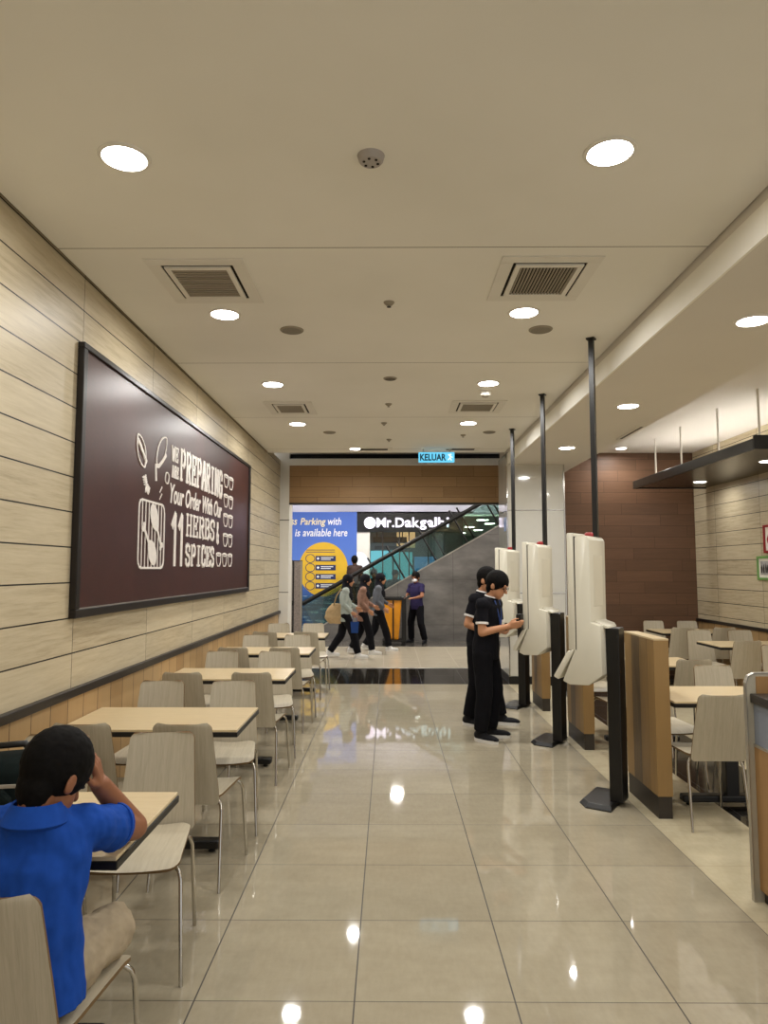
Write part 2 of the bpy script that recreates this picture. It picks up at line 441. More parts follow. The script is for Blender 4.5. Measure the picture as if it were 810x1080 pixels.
col = struct('wall_column', MB().box(1.69, 2.50, 10.0, 10.8, 0.10, 3.28), M['gloss_white'], bevel=0.012)
mbj = MB()
for z in (1.265, 2.44): mbj.box(1.685, 2.505, 9.994, 10.41, z - 0.007, z + 0.007)
struct('trim_column_joint', mbj, M['chrome'])
struct('trim_column_edge', MB().box(2.494, 2.512, 9.992, 10.02, 0.1, 3.28).box(1.684, 1.70, 9.992, 10.02, 0.1, 3.28), M['chrome'])
struct('baseboard_column', MB().box(1.68, 2.51, 9.99, 10.8, 0, 0.10), M['black'])

# ------------------------------------------------------------------ ceiling fittings
M['lamp'] = glow('downlight_glow', '#fffdfa', 7.0)
M['lamp_soft'] = glow('small_lamp_glow', '#fff6e6', 14.0); M['lamp_mall'] = glow('mall_lamp_glow', '#fffaf2', 85.0)
LAMPS = {}
def lamp_data(power, r):
    k = (power, r)
    if k not in LAMPS:
        L = bpy.data.lights.new('downlight_beam', 'AREA'); L.shape = 'DISK'; L.size = 2 * r - .006; L.energy = power; L.color = (1.0, .985, .95); L.spread = math.radians(172); LAMPS[k] = L
    return LAMPS[k]
POW = 3.3
def downlight(x, y, z, label, group, r=0.088, m=None, power=None):
    t = thing('ceiling_downlight', label, 'ceiling light', (x, y, z), 0, group)
    MB().lathe([(r, -0.001), (r + 0.004, -0.009), (r + 0.018, -0.006), (r + 0.020, 0.0)], seg=28).build('trim_ring', M['vent_white'], t, smooth=50)
    MB().lathe([(0.01, -0.0085), (r, -0.0085), (r, -0.002), (0.01, -0.002)], seg=20).build('lens', m or M['lamp'], t)
    if m is None:
        b_ = link('lamp', lamp_data(power or POW, r), t); b_.location = (0, 0, -.0105)
    return t
LG = 'round recessed ceiling lights'
ords = ['first', 'second', 'third', 'fourth']
for k, (xl, yl, xr, yr) in enumerate([(-1.107, 2.80, .913, 2.775), (-1.11, 4.61, .905, 4.59), (-1.082, 6.41, .92, 6.39), (-1.085, 8.20, .935, 8.165)]):
    downlight(xl, yl, ZC, 'round ceiling light over the left tables, %s from the camera' % ords[k], LG, power=POW * (.88, 1.05, 1.35, 1.65)[k])
    downlight(xr, yr, ZC, 'round ceiling light on the kiosk side near the beam, %s from the camera' % ords[k], LG, power=POW * (.88, 1.05, 1.35, 1.65)[k])
downlight(-.48, 9.92, ZC, 'round lit ceiling light close to the wooden fascia, beside a slot diffuser', LG, 0.075, power=POW * 1.9)
for k, y in enumerate((4.15, 6.37, 8.60)):
    downlight(2.20, y, 3.10, 'round lit light in the lowered soffit, %s from the camera' % ords[k], 'soffit downlights', power=POW * (.9, 1.1, 1.3)[k])
downlight(3.46, 10.37, 3.40, 'small round light in the dining ceiling close to the brown plank wall', LG, 0.07)
for x, y in ((-1.107, 1.0), (.91, 1.0), (-1.107, -.8), (.91, -.8), (-.1, -2.2)):
    downlight(x, y, ZC, 'round lit ceiling light behind the camera', 'ceiling lights behind the camera', power=POW * .4)
for x, y in ((2.2, 1.9), (2.2, -.4)):
    downlight(x, y, 3.10, 'round lit soffit light beside or behind the camera', 'soffit lights behind the camera')
for x, y in ((3.75, 5.4), (3.75, 3.2)):
    downlight(x, y, 3.40, 'round dining ceiling light out beyond the right edge', 'dining lights right of the view')

def vent(x0, x1, y0, y1, label, nslat=13, along='x'):
    cx, cy = (x0 + x1) / 2, (y0 + y1) / 2; hx, hy = (x1 - x0) / 2, (y1 - y0) / 2
    t = thing('ceiling_vent', label, 'air vent', (cx, cy, ZC), 0, 'square air conditioning vents')
    f = MB(); q = 0.075
    f.box(-hx, hx, -hy, -hy + q, -0.008, 0).box(-hx, hx, hy - q, hy, -0.008, 0).box(-hx, -hx + q, -hy + q, hy - q, -0.008, 0).box(hx - q, hx, -hy + q, hy - q, -0.008, 0)
    f.build('frame', M['vent_white'], t, bevel=0.002)
    ix, iy = hx - q, hy - q
    MB().box(-ix, ix, -iy, iy, -0.003, 0).build('dark_backing', M['vent_dark'], t)
    r = MB(); w = 0.03
    ox, oy = ix - 0.016, iy - 0.016
    r.box(-ox, ox, -oy, -oy + w, -0.016, -0.003).box(-ox, ox, oy - w, oy, -0.016, -0.003).box(-ox, -ox + w, -oy + w, oy - w, -0.016, -0.003).box(ox - w, ox, -oy + w, oy - w, -0.016, -0.003)
    r.build('grille_rim', M['vent_white'], t, bevel=0.002)
    jx, jy = ox - w, oy - w
    g = MB()
    for k in range(nslat):
        if along == 'x':
            y = -jy + (k + .5) * 2 * jy / nslat; d = jy / nslat * 0.62
            g.box(-jx, jx, y - d, y + d, -0.013, -0.005)
        else:
            x = -jx + (k + .5) * 2 * jx / nslat; d = jx / nslat * 0.5
            g.box(x - d, x + d, -jy, jy, -0.013, -0.005)
    g.build('grille', M['grey_vent'], t)
vent(-1.37, -.81, 3.76, 4.40, 'square ceiling vent over the left tables, the nearest one on that side', 12, 'x')
vent(.625, 1.192, 3.74, 4.375, 'square ceiling vent with bright frame near the beam, the nearest one on that side', 17, 'y')
vent(-1.30, -.80, 7.10, 7.68, 'square ceiling vent over the left tables, the far one toward the entrance', 12, 'x')
vent(.65, 1.21, 7.05, 7.62, 'square ceiling vent near the beam, the far one toward the entrance', 12, 'x')
for x, lab in ((-.22, 'flat slot diffuser in the ceiling left of the exit sign, beside a lit light'), (1.02, 'flat slot diffuser in the ceiling right of the exit sign')):
    t = thing('slot_vent', lab, 'air vent', (x, 9.95, ZC), 0, 'slot diffusers by the entrance')
    MB().box(-.27, .27, -.1, .1, -0.008, 0).build('frame', M['vent_white'], t, bevel=0.002)
    MB().box(-.2, .2, -.055, .055, -0.011, -0.008).build('slot', M['vent_dark'], t)
t = thing('slot_vent', 'thin slanted slot diffuser on the edge of the soffit beyond the last lights', 'air vent', (2.66, 7.64, 3.10), 0)
MB().box(-.04, .04, -.38, .38, -0.008, 0).build('frame', M['vent_white'], t, bevel=0.002)
MB().box(-.012, .012, -.34, .34, -0.011, -0.008).build('slot', M['plinth'], t)

t = thing('smoke_detector', 'small round pale detector with dark dots on the ceiling, nearest the camera', 'smoke detector', (-.075, 2.80, ZC))
MB().lathe([(0.045, -0.028), (0.052, -0.02), (0.056, -0.004), (0.058, 0)], seg=24).build('housing', plain('detector_grey', '#a9a29d', .5), t, smooth=40)
mbd = MB()
for a in range(6): mbd.lathe([(.006, -.031), (.006, -.026)], (.03 * math.cos(a * PI / 3 + .3), .03 * math.sin(a * PI / 3 + .3), 0), 8)
mbd.build('sensor_holes', M['vent_dark'], t)
for x, y, r, lab, m in ((-.70, 4.93, .085, 'round grey ceiling speaker left of the aisle, past the nearest vent', M['spk']),
                        (1.09, 4.93, .085, 'round grey ceiling speaker beside the nearest kiosk pole', M['spk']),
                        (0.01, 6.22, .062, 'small dark round ceiling speaker in the middle of the ceiling', plain('dark_speaker', '#5d5346', .7)),
                        (-.75, 8.72, .08, 'round grey ceiling speaker over the far left tables', M['spk']),
                        (1.26, 8.72, .08, 'round grey ceiling speaker near the far kiosk pole', M['spk'])):
    t = thing('ceiling_speaker', lab, 'speaker', (x, y, ZC), 0, 'round ceiling speakers')
    MB().lathe([(r - .012, -.010), (r - .004, -.008), (r, -.003), (r, 0)], seg=28).build('rim', M['grey_vent'], t, smooth=40)
    MB().lathe([(.01, -.0115), (r - .013, -.0115), (r - .013, -.009), (.01, -.009)], seg=24).build('mesh_cover', m, t)
for k, (x, y, lab) in enumerate(((0.0, 4.41, 'small sprinkler disc between the two nearest vents'), (-.005, 7.2, 'small dark sprinkler disc between the two far vents'),
                    (-.06, 8.15, 'small sprinkler disc on the ceiling seam'), (0.0, 9.2, 'small sprinkler disc in front of the exit sign'), (.95, 8.9, 'small sprinkler drop near the far soffit face'))):
    t = thing('ceiling_sprinkler', lab, 'sprinkler', (x, y, ZC), 0, 'ceiling sprinklers')
    MB().lathe([(.012, -.022), (.02, -.02), (.034, -.006), (.036, 0)], seg=16).build('cover', M['grey_vent'], t, smooth=40)
    MB().lathe([(.005, -.034), (.014, -.033), (.014, -.03), (.005, -.03)], seg=12).build('deflector', M['plinth'], t)
t = thing('ceiling_sensor', 'short pale cylinder sensor just beyond the third aisle side light', 'sensor', (.93, 6.68, ZC))
MB().lathe([(.05, -.05), (.056, -.045), (.056, -.012), (.07, -.006), (.07, 0)], seg=20).build('housing', M['vent_white'], t, smooth=40)
MB().lathe([(.03, -.058), (.04, -.05)], seg=16).build('lens', M['grey_vent'], t)

# exit sign
t = thing('exit_sign', 'glowing light blue KELUAR exit sign hanging before the wooden fascia', 'exit sign', (.675, 9.90, 3.115))
M['sign_blue'] = glow('exit_sign_blue', '#6ed3f8', 0.27); M['sign_letter'] = glow('exit_sign_letter', '#e9fbff', .35)
MB().box(-.255, .255, -.02, .02, 0, .145).build('light_box', M['sign_blue'], t, bevel=0.006)
mo = text_mb('KELUAR', .37, .098, .006, .03); mo.mat(frame_front(-.235, -.0205, .022)); mo.build('lettering', plain('exit_sign_ink', '#123a52', .5), t)
r = MB(); r.ribbon([(.02, .10), (.045, .075), (.04, .05), (.06, .02)], .014); r.ribbon([(.045, .075), (.075, .06)], .012); r.ribbon([(.04, .05), (.015, .025)], .013); r.lathe([(.012, 0), (.012, .004)], (.05, .1, 0), 10)
r.mat(frame_front(.15, -.0205, .01)); r.build('running_figure', M['sign_letter'], t)
MB().box(-.20, -.18, -.006, .006, .145, .205).box(.18, .20, -.006, .006, .145, .205).build('hanger', M['alu'], t)
MB().box(-.22, .22, -.012, .012, .192, .205).build('mounting_plate', M['vent_white'], t)

# hanging canopy over the right dining area
t = thing('hanging_canopy', 'dark flat canopy panel hung on thin white rods over the right tables', 'canopy', (3.62, 6.9, 2.80))
M['canopy'] = plain('canopy_dark_gloss', '#2c241e', .22, 0, .5, .05)
MB().box(0.03, 1.07, .03, 3.45, 0.0, 0.03).build('underside_panel', M['canopy'], t)
MB().box(0, 1.075, 0, .03, -.012, .13).build('front_beam', M['black'], t, bevel=.003)
MB().box(0, .03, .03, 3.48, -.012, .10).build('side_beam', plain('canopy_side_dark', '#1f211d', .3), t, bevel=.003)
MB().box(0.03, 1.075, 3.45, 3.48, -.012, .10).build('far_beam', M['black'], t, bevel=.003)
for y in (-.12 + .15, .9, 1.9, 2.75):
    rr = MB().tube([(.07, y, .03), (.07, y, .60)], .011, 10).build('rod', M['white'], t, smooth=40)
    MB().lathe([(.03, .03), (.03, .04), (.012, .045)], (.07, y, 0), 12).build('rod_foot', M['white'], rr)
M['fill_glow'] = glow('added_ceiling_fill_glow', '#fff9f0', 5.5)
MB().box(.30, .34, .3, 3.2, .031, .045).box(.75, .79, .3, 3.2, .031, .045).build('added_fill_strip', M['fill_glow'], t)  # unseen glowing strips added to brighten the dining ceiling
for x, y, lab in ((4.27, 9.60, 'round lit lamp under the dark canopy, the farther one'), (4.2, 7.75, 'round lit lamp under the dark canopy, the nearer one')):
    downlight(x, y, 2.80, lab, 'lamps under the canopy', .075, power=1.3)

# ------------------------------------------------------------------ the wall picture
PX = XL
t = thing('wall_poster', 'large framed maroon wall picture with white lettering on the left wall', 'wall picture', (PX, 0, 0))
Y0, Y1, Z0, Z1 = 3.955, 8.86, 1.323, 2.915
M['frame_dark'] = plain('picture_frame_black', '#191310', .35, 0, .4, .08)
def maroon():
    g = G('maroon_canvas'); p = g.obj()
    a = g.noise(p, (1, 1, 1), 2.2, 5, .65); b = g.noise(p, (1, 60, 4), 3, 3); c = g.noise(p, (1, 4, 60), 3, 3)
    f = g.math('ADD', g.math('MULTIPLY', a, .5), g.math('MULTIPLY', g.math('ADD', b, c), .25))
    return g.bsdf(g.ramp(f, [(.35, '#331815'), (.55, '#42211d'), (.75, '#502a25')]), .35, 0, .4)
fw = .05
MB().box(.001, .042, Y0, Y1, Z0, Z0 + fw).box(.001, .042, Y0, Y1, Z1 - fw * .7, Z1).box(.001, .042, Y0, Y0 + fw, Z0 + fw, Z1 - fw * .7).box(.001, .042, Y1 - fw * 1.4, Y1, Z0 + fw, Z1 - fw * .7).build('frame', M['frame_dark'], t, bevel=.004)
MB().box(.001, .026, Y0 + fw - .01, Y1 - fw * 1.4 + .01, Z0 + fw - .01, Z1 - fw * .7 + .01).build('canvas', maroon(), t)
MB().box(.026, .036, Y0 + fw, Y1 - fw * 1.4, Z0 + fw - .003, Z0 + fw + .006).build('pale_bead', M['alu'], t)
M['ink'] = plain('white_print', '#e4ddd6', .5, 0, .3, .05, 30)
GL = {  # slab letters in a unit box: polylines
 'P': [[(.2, 0), (.2, 1), (.65, 1), (.85, .88), (.85, .62), (.65, .5), (.2, .5)], [(.02, 0), (.4, 0)], [(.02, 1), (.3, 1)]],
 'R': [[(.2, 0), (.2, 1), (.65, 1), (.85, .88), (.85, .64), (.65, .53), (.2, .53)], [(.5, .53), (.82, 0), (.98, 0)], [(.02, 0), (.4, 0)], [(.02, 1), (.3, 1)]],
 'E': [[(.85, .2), (.85, 0), (.2, 0), (.2, 1), (.85, 1), (.85, .8)], [(.2, .52), (.62, .52)], [(.62, .4), (.62, .64)], [(.02, 0), (.3, 0)], [(.02, 1), (.3, 1)]],
 'A': [[(.12, 0), (.46, 1), (.54, 1), (.88, 0)], [(.25, .34), (.75, .34)], [(0, 0), (.28, 0)], [(.72, 0), (1, 0)]],
 'I': [[(.5, 0), (.5, 1)], [(.2, 0), (.8, 0)], [(.2, 1), (.8, 1)]],
 'N': [[(.18, 0), (.18, 1), (.82, 0), (.82, 1)], [(0, 0), (.36, 0)], [(0, 1), (.24, 1)], [(.64, 1), (1, 1)]],
 'G': [[(.86, .72), (.86, .88), (.65, 1), (.35, 1), (.15, .85), (.15, .15), (.35, 0), (.65, 0), (.86, .14), (.86, .45), (.55, .45)]],
 'H': [[(.2, 0), (.2, 1)], [(.8, 0), (.8, 1)], [(.2, .5), (.8, .5)], [(.03, 0), (.37, 0)], [(.63, 0), (.97, 0)], [(.03, 1), (.37, 1)], [(.63, 1), (.97, 1)]],
 'B': [[(.2, 0), (.2, 1), (.62, 1), (.8, .88), (.8, .64), (.62, .53), (.2, .53)], [(.62, .53), (.86, .4), (.86, .13), (.65, 0), (.02, 0)], [(.02, 1), (.3, 1)]],
 'S': [[(.82, .74), (.82, .9), (.62, 1), (.36, 1), (.16, .88), (.16, .66), (.34, .54), (.66, .47), (.85, .34), (.85, .12), (.64, 0), (.34, 0), (.15, .1), (.15, .27)]],
 'C': [[(.85, .7), (.85, .88), (.65, 1), (.35, 1), (.15, .85), (.15, .15), (.35, 0), (.65, 0), (.85, .12), (.85, .3)]],
 '&': [[(.9, .05), (.3, .78), (.38, 1), (.6, 1), (.66, .8), (.2, .35), (.25, .05), (.55, 0), (.85, .4)]],
 '1': [[(.15, .78), (.55, 1), (.55, 0)]],
 'W': [[(.05, 1), (.28, 0), (.5, .8), (.72, 0), (.95, 1)]],
}
def slab(word, y0, z0, w, h, sw, parent, mi=M['ink'], dx=.0265, gap=.12):
    n = len(word); cw = w / (n - gap * (1 - 1 / n) * 0); mb = MB(); adv = w / n
    for i, ch in enumerate(word):
        for pl in GL[ch]:
            mb.ribbon([(i * adv + q[0] * adv * (1 - gap), q[1] * (h - sw * .5) + sw * .25) for q in pl], sw, wh=sw * .5)
    mb.mat(frame_left(dx, y0, z0)); return mb.build('lettering', mi, parent)
slab('WE', 5.655, 2.485, .18, .125, .022, t); slab('ARE', 5.665, 2.35, .18, .10, .018, t)
slab('PREPARING', 5.89, 2.352, 1.51, .272, .046, t)
sc_ = text_mb('Your Order With Our', 1.76, .165, .004, .014, .25); sc_.mat(frame_left(.0265, 5.63, 2.135)); sc_.build('script_lettering', M['ink'], t)
slab('1', 5.69, 1.63, .19, .43, .055, t, gap=.05); slab('1', 5.875, 1.63, .19, .43, .055, t, gap=.05)
slab('HERBS', 6.10, 1.888, 1.02, .20, .036, t); slab('&', 7.17, 1.86, .13, .22, .026, t)
slab('SPICES', 6.09, 1.627, 1.03, .193, .036, t)
def draw(polys, w, name, closed=False):
    mb = MB()
    for pl in polys: mb.ribbon(pl, w)
    mb.mat(frame_left(.0265, 0, 0)); return mb.build(name, M['ink'], t)
def oval(cy, cz, ry, rz, tilt=0., n=20, a0=0., a1=360., pinch=0.):
    pts = []
    for k in range(n + 1):
        a = math.radians(a0 + (a1 - a0) * k / n); u = ry * math.cos(a) * (1 - pinch * abs(math.sin(a)) ** 3); v = rz * math.sin(a)
        pts.append((cy + u * math.cos(tilt) - v * math.sin(tilt), cz + u * math.sin(tilt) + v * math.cos(tilt)))
    return pts
draw([oval(4.955, 2.445, .075, .13, .62, pinch=.5), [(4.88, 2.52), (4.95, 2.45), (5.04, 2.40)]], .012, 'leaf_drawing')
draw([[(4.885, 2.51), (4.93, 2.485), (5.0, 2.43), (5.06, 2.385)]], .034, 'leaf_vein_drawing')
draw([oval(5.40, 2.52, .075, .16, -.75, pinch=.4)], .012, 'pepper_drawing')
draw([[(5.27, 2.385), (5.285, 2.28)], [(5.27, 2.385), (5.34, 2.39), (5.42, 2.44), (5.50, 2.50)]], .03, 'pepper_flesh_drawing')
hb = [[(5.06, 2.16), (5.07, 2.22), (5.02, 2.27)], [(5.08, 2.20), (5.14, 2.17)]]
for k in range(4):
    hb += [[(5.07 - .012 * k, 2.215 + .014 * k), (5.03 - .012 * k, 2.212 + .016 * k)], [(5.07 - .012 * k, 2.215 + .014 * k), (5.085 - .01 * k, 2.24 + .014 * k)], [(5.085 + .014 * k, 2.198 - .008 * k), (5.10 + .014 * k, 2.222 - .008 * k)], [(5.085 + .014 * k, 2.198 - .008 * k), (5.07 + .014 * k, 2.175 - .008 * k)]]
draw(hb, .01, 'herb_drawing')
draw([oval(5.545, 2.325, .05, .045, .6, pinch=.4)], .01, 'seed_drawing')
draw([[(5.38 + .02 * (k % 3), 2.14 + .018 * k), (5.386 + .02 * (k % 3), 2.146 + .018 * k)] for k in range(6)], .012, 'spice_dots')
gx0, gx1, gz0, gz1 = 4.94, 5.50, 1.61, 2.10; rr_ = .06
rim = []
for cx, cz, a0 in ((gx1 - rr_, gz1 - rr_, 0), (gx0 + rr_, gz1 - rr_, 90), (gx0 + rr_, gz0 + rr_, 180), (gx1 - rr_, gz0 + rr_, 270)):
    rim += [(cx + rr_ * math.cos(math.radians(a0 + q)), cz + rr_ * math.sin(math.radians(a0 + q))) for q in (0, 30, 60, 90)]
rim.append(rim[0])
draw([rim], .016, 'grill_rim_drawing')
draw([[(gx0 + (k + 1) * .07, gz0 + .01), (gx0 + (k + 1) * .07, gz1 - .01)] for k in range(7)], .011, 'grill_bars_drawing')
def drum(c, e, name):
    c = V(c); e = V(e); L = (e - c).length; d = (e - c) / L; n_ = V((-d.y, d.x)); mb = MB()
    pts = []
    for k in range(28):
        a = 2 * PI * k / 28; u = math.cos(a); w = math.sin(a) * (.078 if u < 0 else .078 * (1 - .55 * u * u))
        p = c + d * (u * .12 - .01) + n_ * w; pts.append((p.x, p.y))
    mb.prism(pts, 2, .004, .0075)
    mb.ribbon([tuple(c + d * .09), tuple(e)], .032, .004)
    for q in (-1, 1):
        o = e + n_ * .02 * q; mb.prism([(o.x + .022 * math.cos(k * PI / 5), o.y + .022 * math.sin(k * PI / 5)) for k in range(10)], 2, .004, .0085 + .0005 * q)
    mb.mat(frame_left(.0265, 0, 0)); mb.build(name, M['ink'], t)
drum((5.27, 1.975), (5.43, 1.775), 'drumstick_drawing'); drum((5.215, 1.735), (5.03, 1.905), 'drumstick_drawing')
for (cy, cz) in ((7.565, 2.56), (7.80, 2.56), (7.57, 2.345), (7.80, 2.345), (7.57, 2.135), (7.80, 2.135), (7.57, 1.92), (7.80, 1.92), (7.29, 1.705), (7.55, 1.705), (7.81, 1.705)):
    draw([[(cy - .10, cz + .055), (cy - .085, cz - .03), (cy - .045, cz - .07), (cy + .045, cz - .07), (cy + .085, cz - .03), (cy + .10, cz + .055), (cy - .10, cz + .055)], oval(cy, cz + .05, .095, .016, 0, 12)], .011, 'cup_drawing')

# small framed pictures on the right wall
def small_picture(y1, w, z0, z1, colr, label, art):
    t = thing('framed_picture', label, 'picture', (XR, y1, z0), 0)
    h = z1 - z0; q = .03; mb = MB()
    mb.box(-.03, -.001, -w, 0, 0, q).box(-.03, -.001, -w, 0, h - q, h).box(-.03, -.001, -w, -w + q, q, h - q).box(-.03, -.001, -q, 0, q, h - q)
    mb.build('frame', plain('picture_frame_paint', colr, .4), t, bevel=.003)
    MB().box(-.014, -.001, -w + q, -q, q, h - q).build('mount', M['white'], t)
    art(t, w, h)
def art_red(t, w, h):
    mb = MB(); mb.prism([(w * .25, h * .35), (w * .75, h * .35), (w * .8, h * .5), (w * .65, h * .7), (w * .35, h * .7), (w * .2, h * .5)], 2, 0, .003)
    mb.mat(frame_right(-.014, 0, 0)); mb.build('red_shape', M['red'], t)
def art_grey(t, w, h):
    MB().box(-.016, -.014, -w + .065, -.065, .065, h - .065).build('photo_print', plain('grey_photo', '#9d9a98', .4, var=.3, size=18), t)
    mb = MB()
    for k, a in enumerate((.1, .15, .2, .24, .3, .35)):
        mb.prism([(a - .012, .09), (a + .012, .09), (a + .014, .15), (a, .19 + .01 * (k % 3)), (a - .014, .15)], 2, 0, .002)
    mb.mat(frame_right(-.016, 0, 0)); mb.build('dark_figures', M['black'], t)
small_picture(8.80, .32, 1.80, 2.15, '#8f2023', 'small red framed picture on the right wall above the green one', art_red)
small_picture(8.98, .46, 1.465, 1.765, '#6f9a55', 'green framed grey photograph on the right wall below the red one', art_grey)


# ------------------------------------------------------------------ tables and chairs
def make_table(loc, label, group, foot_half=.34):
    t = thing('dining_table', label, 'table', loc, 0, group)
    MB().box(-.486, .486, -.306, .306, .732, .745).build('tabletop', M['top'], t, bevel=.002)
    MB().box(-.49, .49, -.31, .31, .706, .732).build('edge_band', M['black'], t, bevel=.003)
    MB().box(-.045, .045, -.035, .035, .06, .70).build('column', M['black_metal'], t, bevel=.006)
    MB().box(-.25, .25, -.16, .16, .692, .706).build('top_plate', M['black_metal'], t)
    MB().box(-foot_half, foot_half, -.04, .04, .022, .07).build('foot_bar', M['black_metal'], t, bevel=.012)
    for sx in (-1, 1):
        MB().lathe([(.014, 0), (.02, .004), (.02, .012), (.008, .014), (.008, .03)], (sx * (foot_half - .05), 0, 0), 12).build('leveling_foot', M['black_metal'], t, smooth=40)
    return t
def make_chair(loc, rz, label, group):
    t = thing('dining_chair', label, 'chair', loc, rz, group)
    # seat: bent laminate shell, wider towards the front (+y)
    gr = []; nv, nu = 22, 13
    for i in range(nv):
        v = 0.5 - 0.5 * math.cos(PI * i / (nv - 1)); y = -.215 + .435 * v
        hw = .158 + .034 * v; r = .05; d = max(0, r - (y + .215)); e = max(0, r - (.22 - y))
        q = max(d, e); hw -= r - math.sqrt(max(0, r * r - q * q)); hw = max(hw, .02)
        z = .452 - .022 * max(0, (v - .78) / .22) ** 2 + .006 * max(0, (.2 - v) / .2)
        gr.append([(-hw + 2 * hw * k / (nu - 1), y, z - .008 * (1 - (2 * k / (nu - 1) - 1) ** 2)) for k in range(nu)])
    MB().sheet(gr, -.011, 0, 1).build('seat', [M['ply_seat'], M['ply_edge']], t, smooth=50)
    # backrest
    gr = []
    for i in range(nv):
        v = 0.5 - 0.5 * math.cos(PI * i / (nv - 1)); z = .425 + .41 * v
        hw = .172 - .027 * v; r = .024; H_ = .41
        d = max(0, r - H_ * v); e = max(0, r - H_ * (1 - v)); q = max(d, e); hw -= r - math.sqrt(max(0, r * r - q * q)); hw = max(hw, .02)
        y = -.216 - .085 * v ** 1.15
        gr.append([(-hw + 2 * hw * k / (nu - 1), y - .016 * (1 - (2 * k / (nu - 1) - 1) ** 2) * (.3 + .7 * v), z) for k in range(nu)])
    MB().sheet(gr, .011, 0, 1).build('backrest', [M['ply'], M['ply_edge']], t, smooth=50)
    for sx in (-1, 1):
        MB().tube([(sx * .213, .236, .0), (sx * .196, .196, .375), (sx * .188, .186, .405), (sx * .17, .176, .424), (sx * .13, .16, .43), (sx * .06, .13, .43)], .0085, 10).build('leg', M['chrome'], t, smooth=40)
        MB().tube([(sx * .178, -.234, .0), (sx * .170, -.178, .375), (sx * .163, -.168, .405), (sx * .145, -.155, .424), (sx * .11, -.14, .43), (sx * .05, -.11, .43)], .0085, 10).build('leg', M['chrome'], t, smooth=40)
        MB().box(sx * .115 - .022, sx * .115 + .022, -.225, -.16, .436, .448).build('bracket', M['alu'], t, bevel=.003)
    MB().box(-.075, .075, -.13, .15, .425, .441).build('under_frame', M['black_metal'], t, bevel=.004)
    return t

LEFT_T = [2.47, 4.13, 5.865, 7.52, 9.25]
tn = ['first', 'second', 'third', 'fourth', 'fifth']
T0 = None
for i, y in enumerate(LEFT_T):
    lab = ['pale wood table where the boy in blue sits, nearest the camera', 'pale wood table by the left wall, directly behind the table of the boy in blue',
           'pale wood table by the left wall, third one counted from the boy', 'pale wood table by the left wall, second from the entrance', 'pale wood table by the left wall, last one before the entrance'][i]
    if T0 is None: T0 = make_table((-1.30, y, 0), lab, 'tables along the left wall')
    else: dup(T0, (-1.30, y, 0), 0, lab)
C0 = None
def chair(x, y, rz, label, group):
    global C0
    rz += random.uniform(-.02, .02)
    if C0 is None: C0 = make_chair((x, y, 0), rz, label, group); return C0
    return dup(C0, (x, y, 0), rz, label, group)
GL_ = 'chairs along the left wall'
far_off = [.58, .444, .45, .45, .46]; near_off = [-.42, -.28, -.287, -.27, -.25]
place = ['the boy\'s table', 'the second left table', 'the third left table', 'the fourth left table', 'the fifth left table']
BOYCHAIR = chair(-.963, 2.015, .0, 'pale wood chair that the boy in the blue shirt sits on', GL_)
for i, y in enumerate(LEFT_T):
    if i > 0:
        chair(-1.02, y + near_off[i], 0, 'greyish wood chair at %s, back to the camera, on the aisle side' % place[i], GL_)
        chair(-1.53, y + near_off[i], 0, 'greyish wood chair at %s, back to the camera, on the wall side' % place[i], GL_)
    chair(-1.035, y + far_off[i], PI + .10, 'pale wood chair across %s, facing the camera, on the aisle side' % place[i], GL_)
    chair(-1.54 if i else -1.51, y + far_off[i] - (.0 if i else .05), PI + .06, 'pale wood chair across %s, facing the camera, on the wall side' % place[i], GL_)

GR = 'chairs in the right dining area'; GT = 'tables in the right dining area'
RT = [4.95, 6.65, 8.35]
rl = ['pale table beside the nearest wood partition and the tray station', 'pale table behind the table next to the nearest partition', 'pale table far back behind the kiosks']
for i, y in enumerate(RT[:2]):
    dup(T0, (2.335, y, 0), 0, rl[i], GT)
chair(2.03, 4.67, 0, 'grey wood chair with its back to the camera between partition and tray station', GR)
chair(2.06, 5.39, PI, 'pale chair mostly hidden behind the nearest wood partition, facing the camera', GR)
chair(2.57, 5.39, PI, 'pale chair across the nearest right table, facing the camera above the tray station', GR)
chair(2.06, 6.36, 0, 'grey chair with back to the camera just past the nearest partition, hidden by it', GR)
chair(2.59, 6.36, 0, 'grey chair with back to the camera in front of the second right table', GR)
chair(2.57, 7.17, PI, 'pale chair facing the camera right of the nearest kiosk column', GR)
chair(2.06, 7.12, PI, 'pale chair facing the camera hidden behind the nearest kiosk', GR)
WT = [(4.19, 9.93, 'pale table in the far corner by the brown plank wall'), (4.17, 8.22, 'pale table by the right wall under the green picture')]
for x, y, lab in WT: dup(T0, (x, y, 0), 0, lab, GT)
chair(3.93, 10.28, PI, 'whitish chair in front of the brown plank wall, leftmost of the far pair', GR)
chair(4.42, 10.25, PI, 'whitish chair in the far corner where plank wall and panelled wall meet', GR)
chair(3.86, 9.64, 0, 'grey chair at the far corner table, back to the camera, left one', GR)
chair(4.40, 9.64, 0, 'grey chair at the far corner table, back to the camera, right one by the wall', GR)
chair(3.90, 8.66, PI, 'white looking chair across the table under the green picture, left one', GR)
chair(4.41, 8.66, PI, 'white looking chair across the table under the green picture, by the wall', GR)
chair(3.84, 7.94, 0, 'grey chair at the table under the green picture, back to the camera', GR)
chair(3.90, 6.90, PI, 'pale chair cut by the right edge of the view behind the tray station', GR)

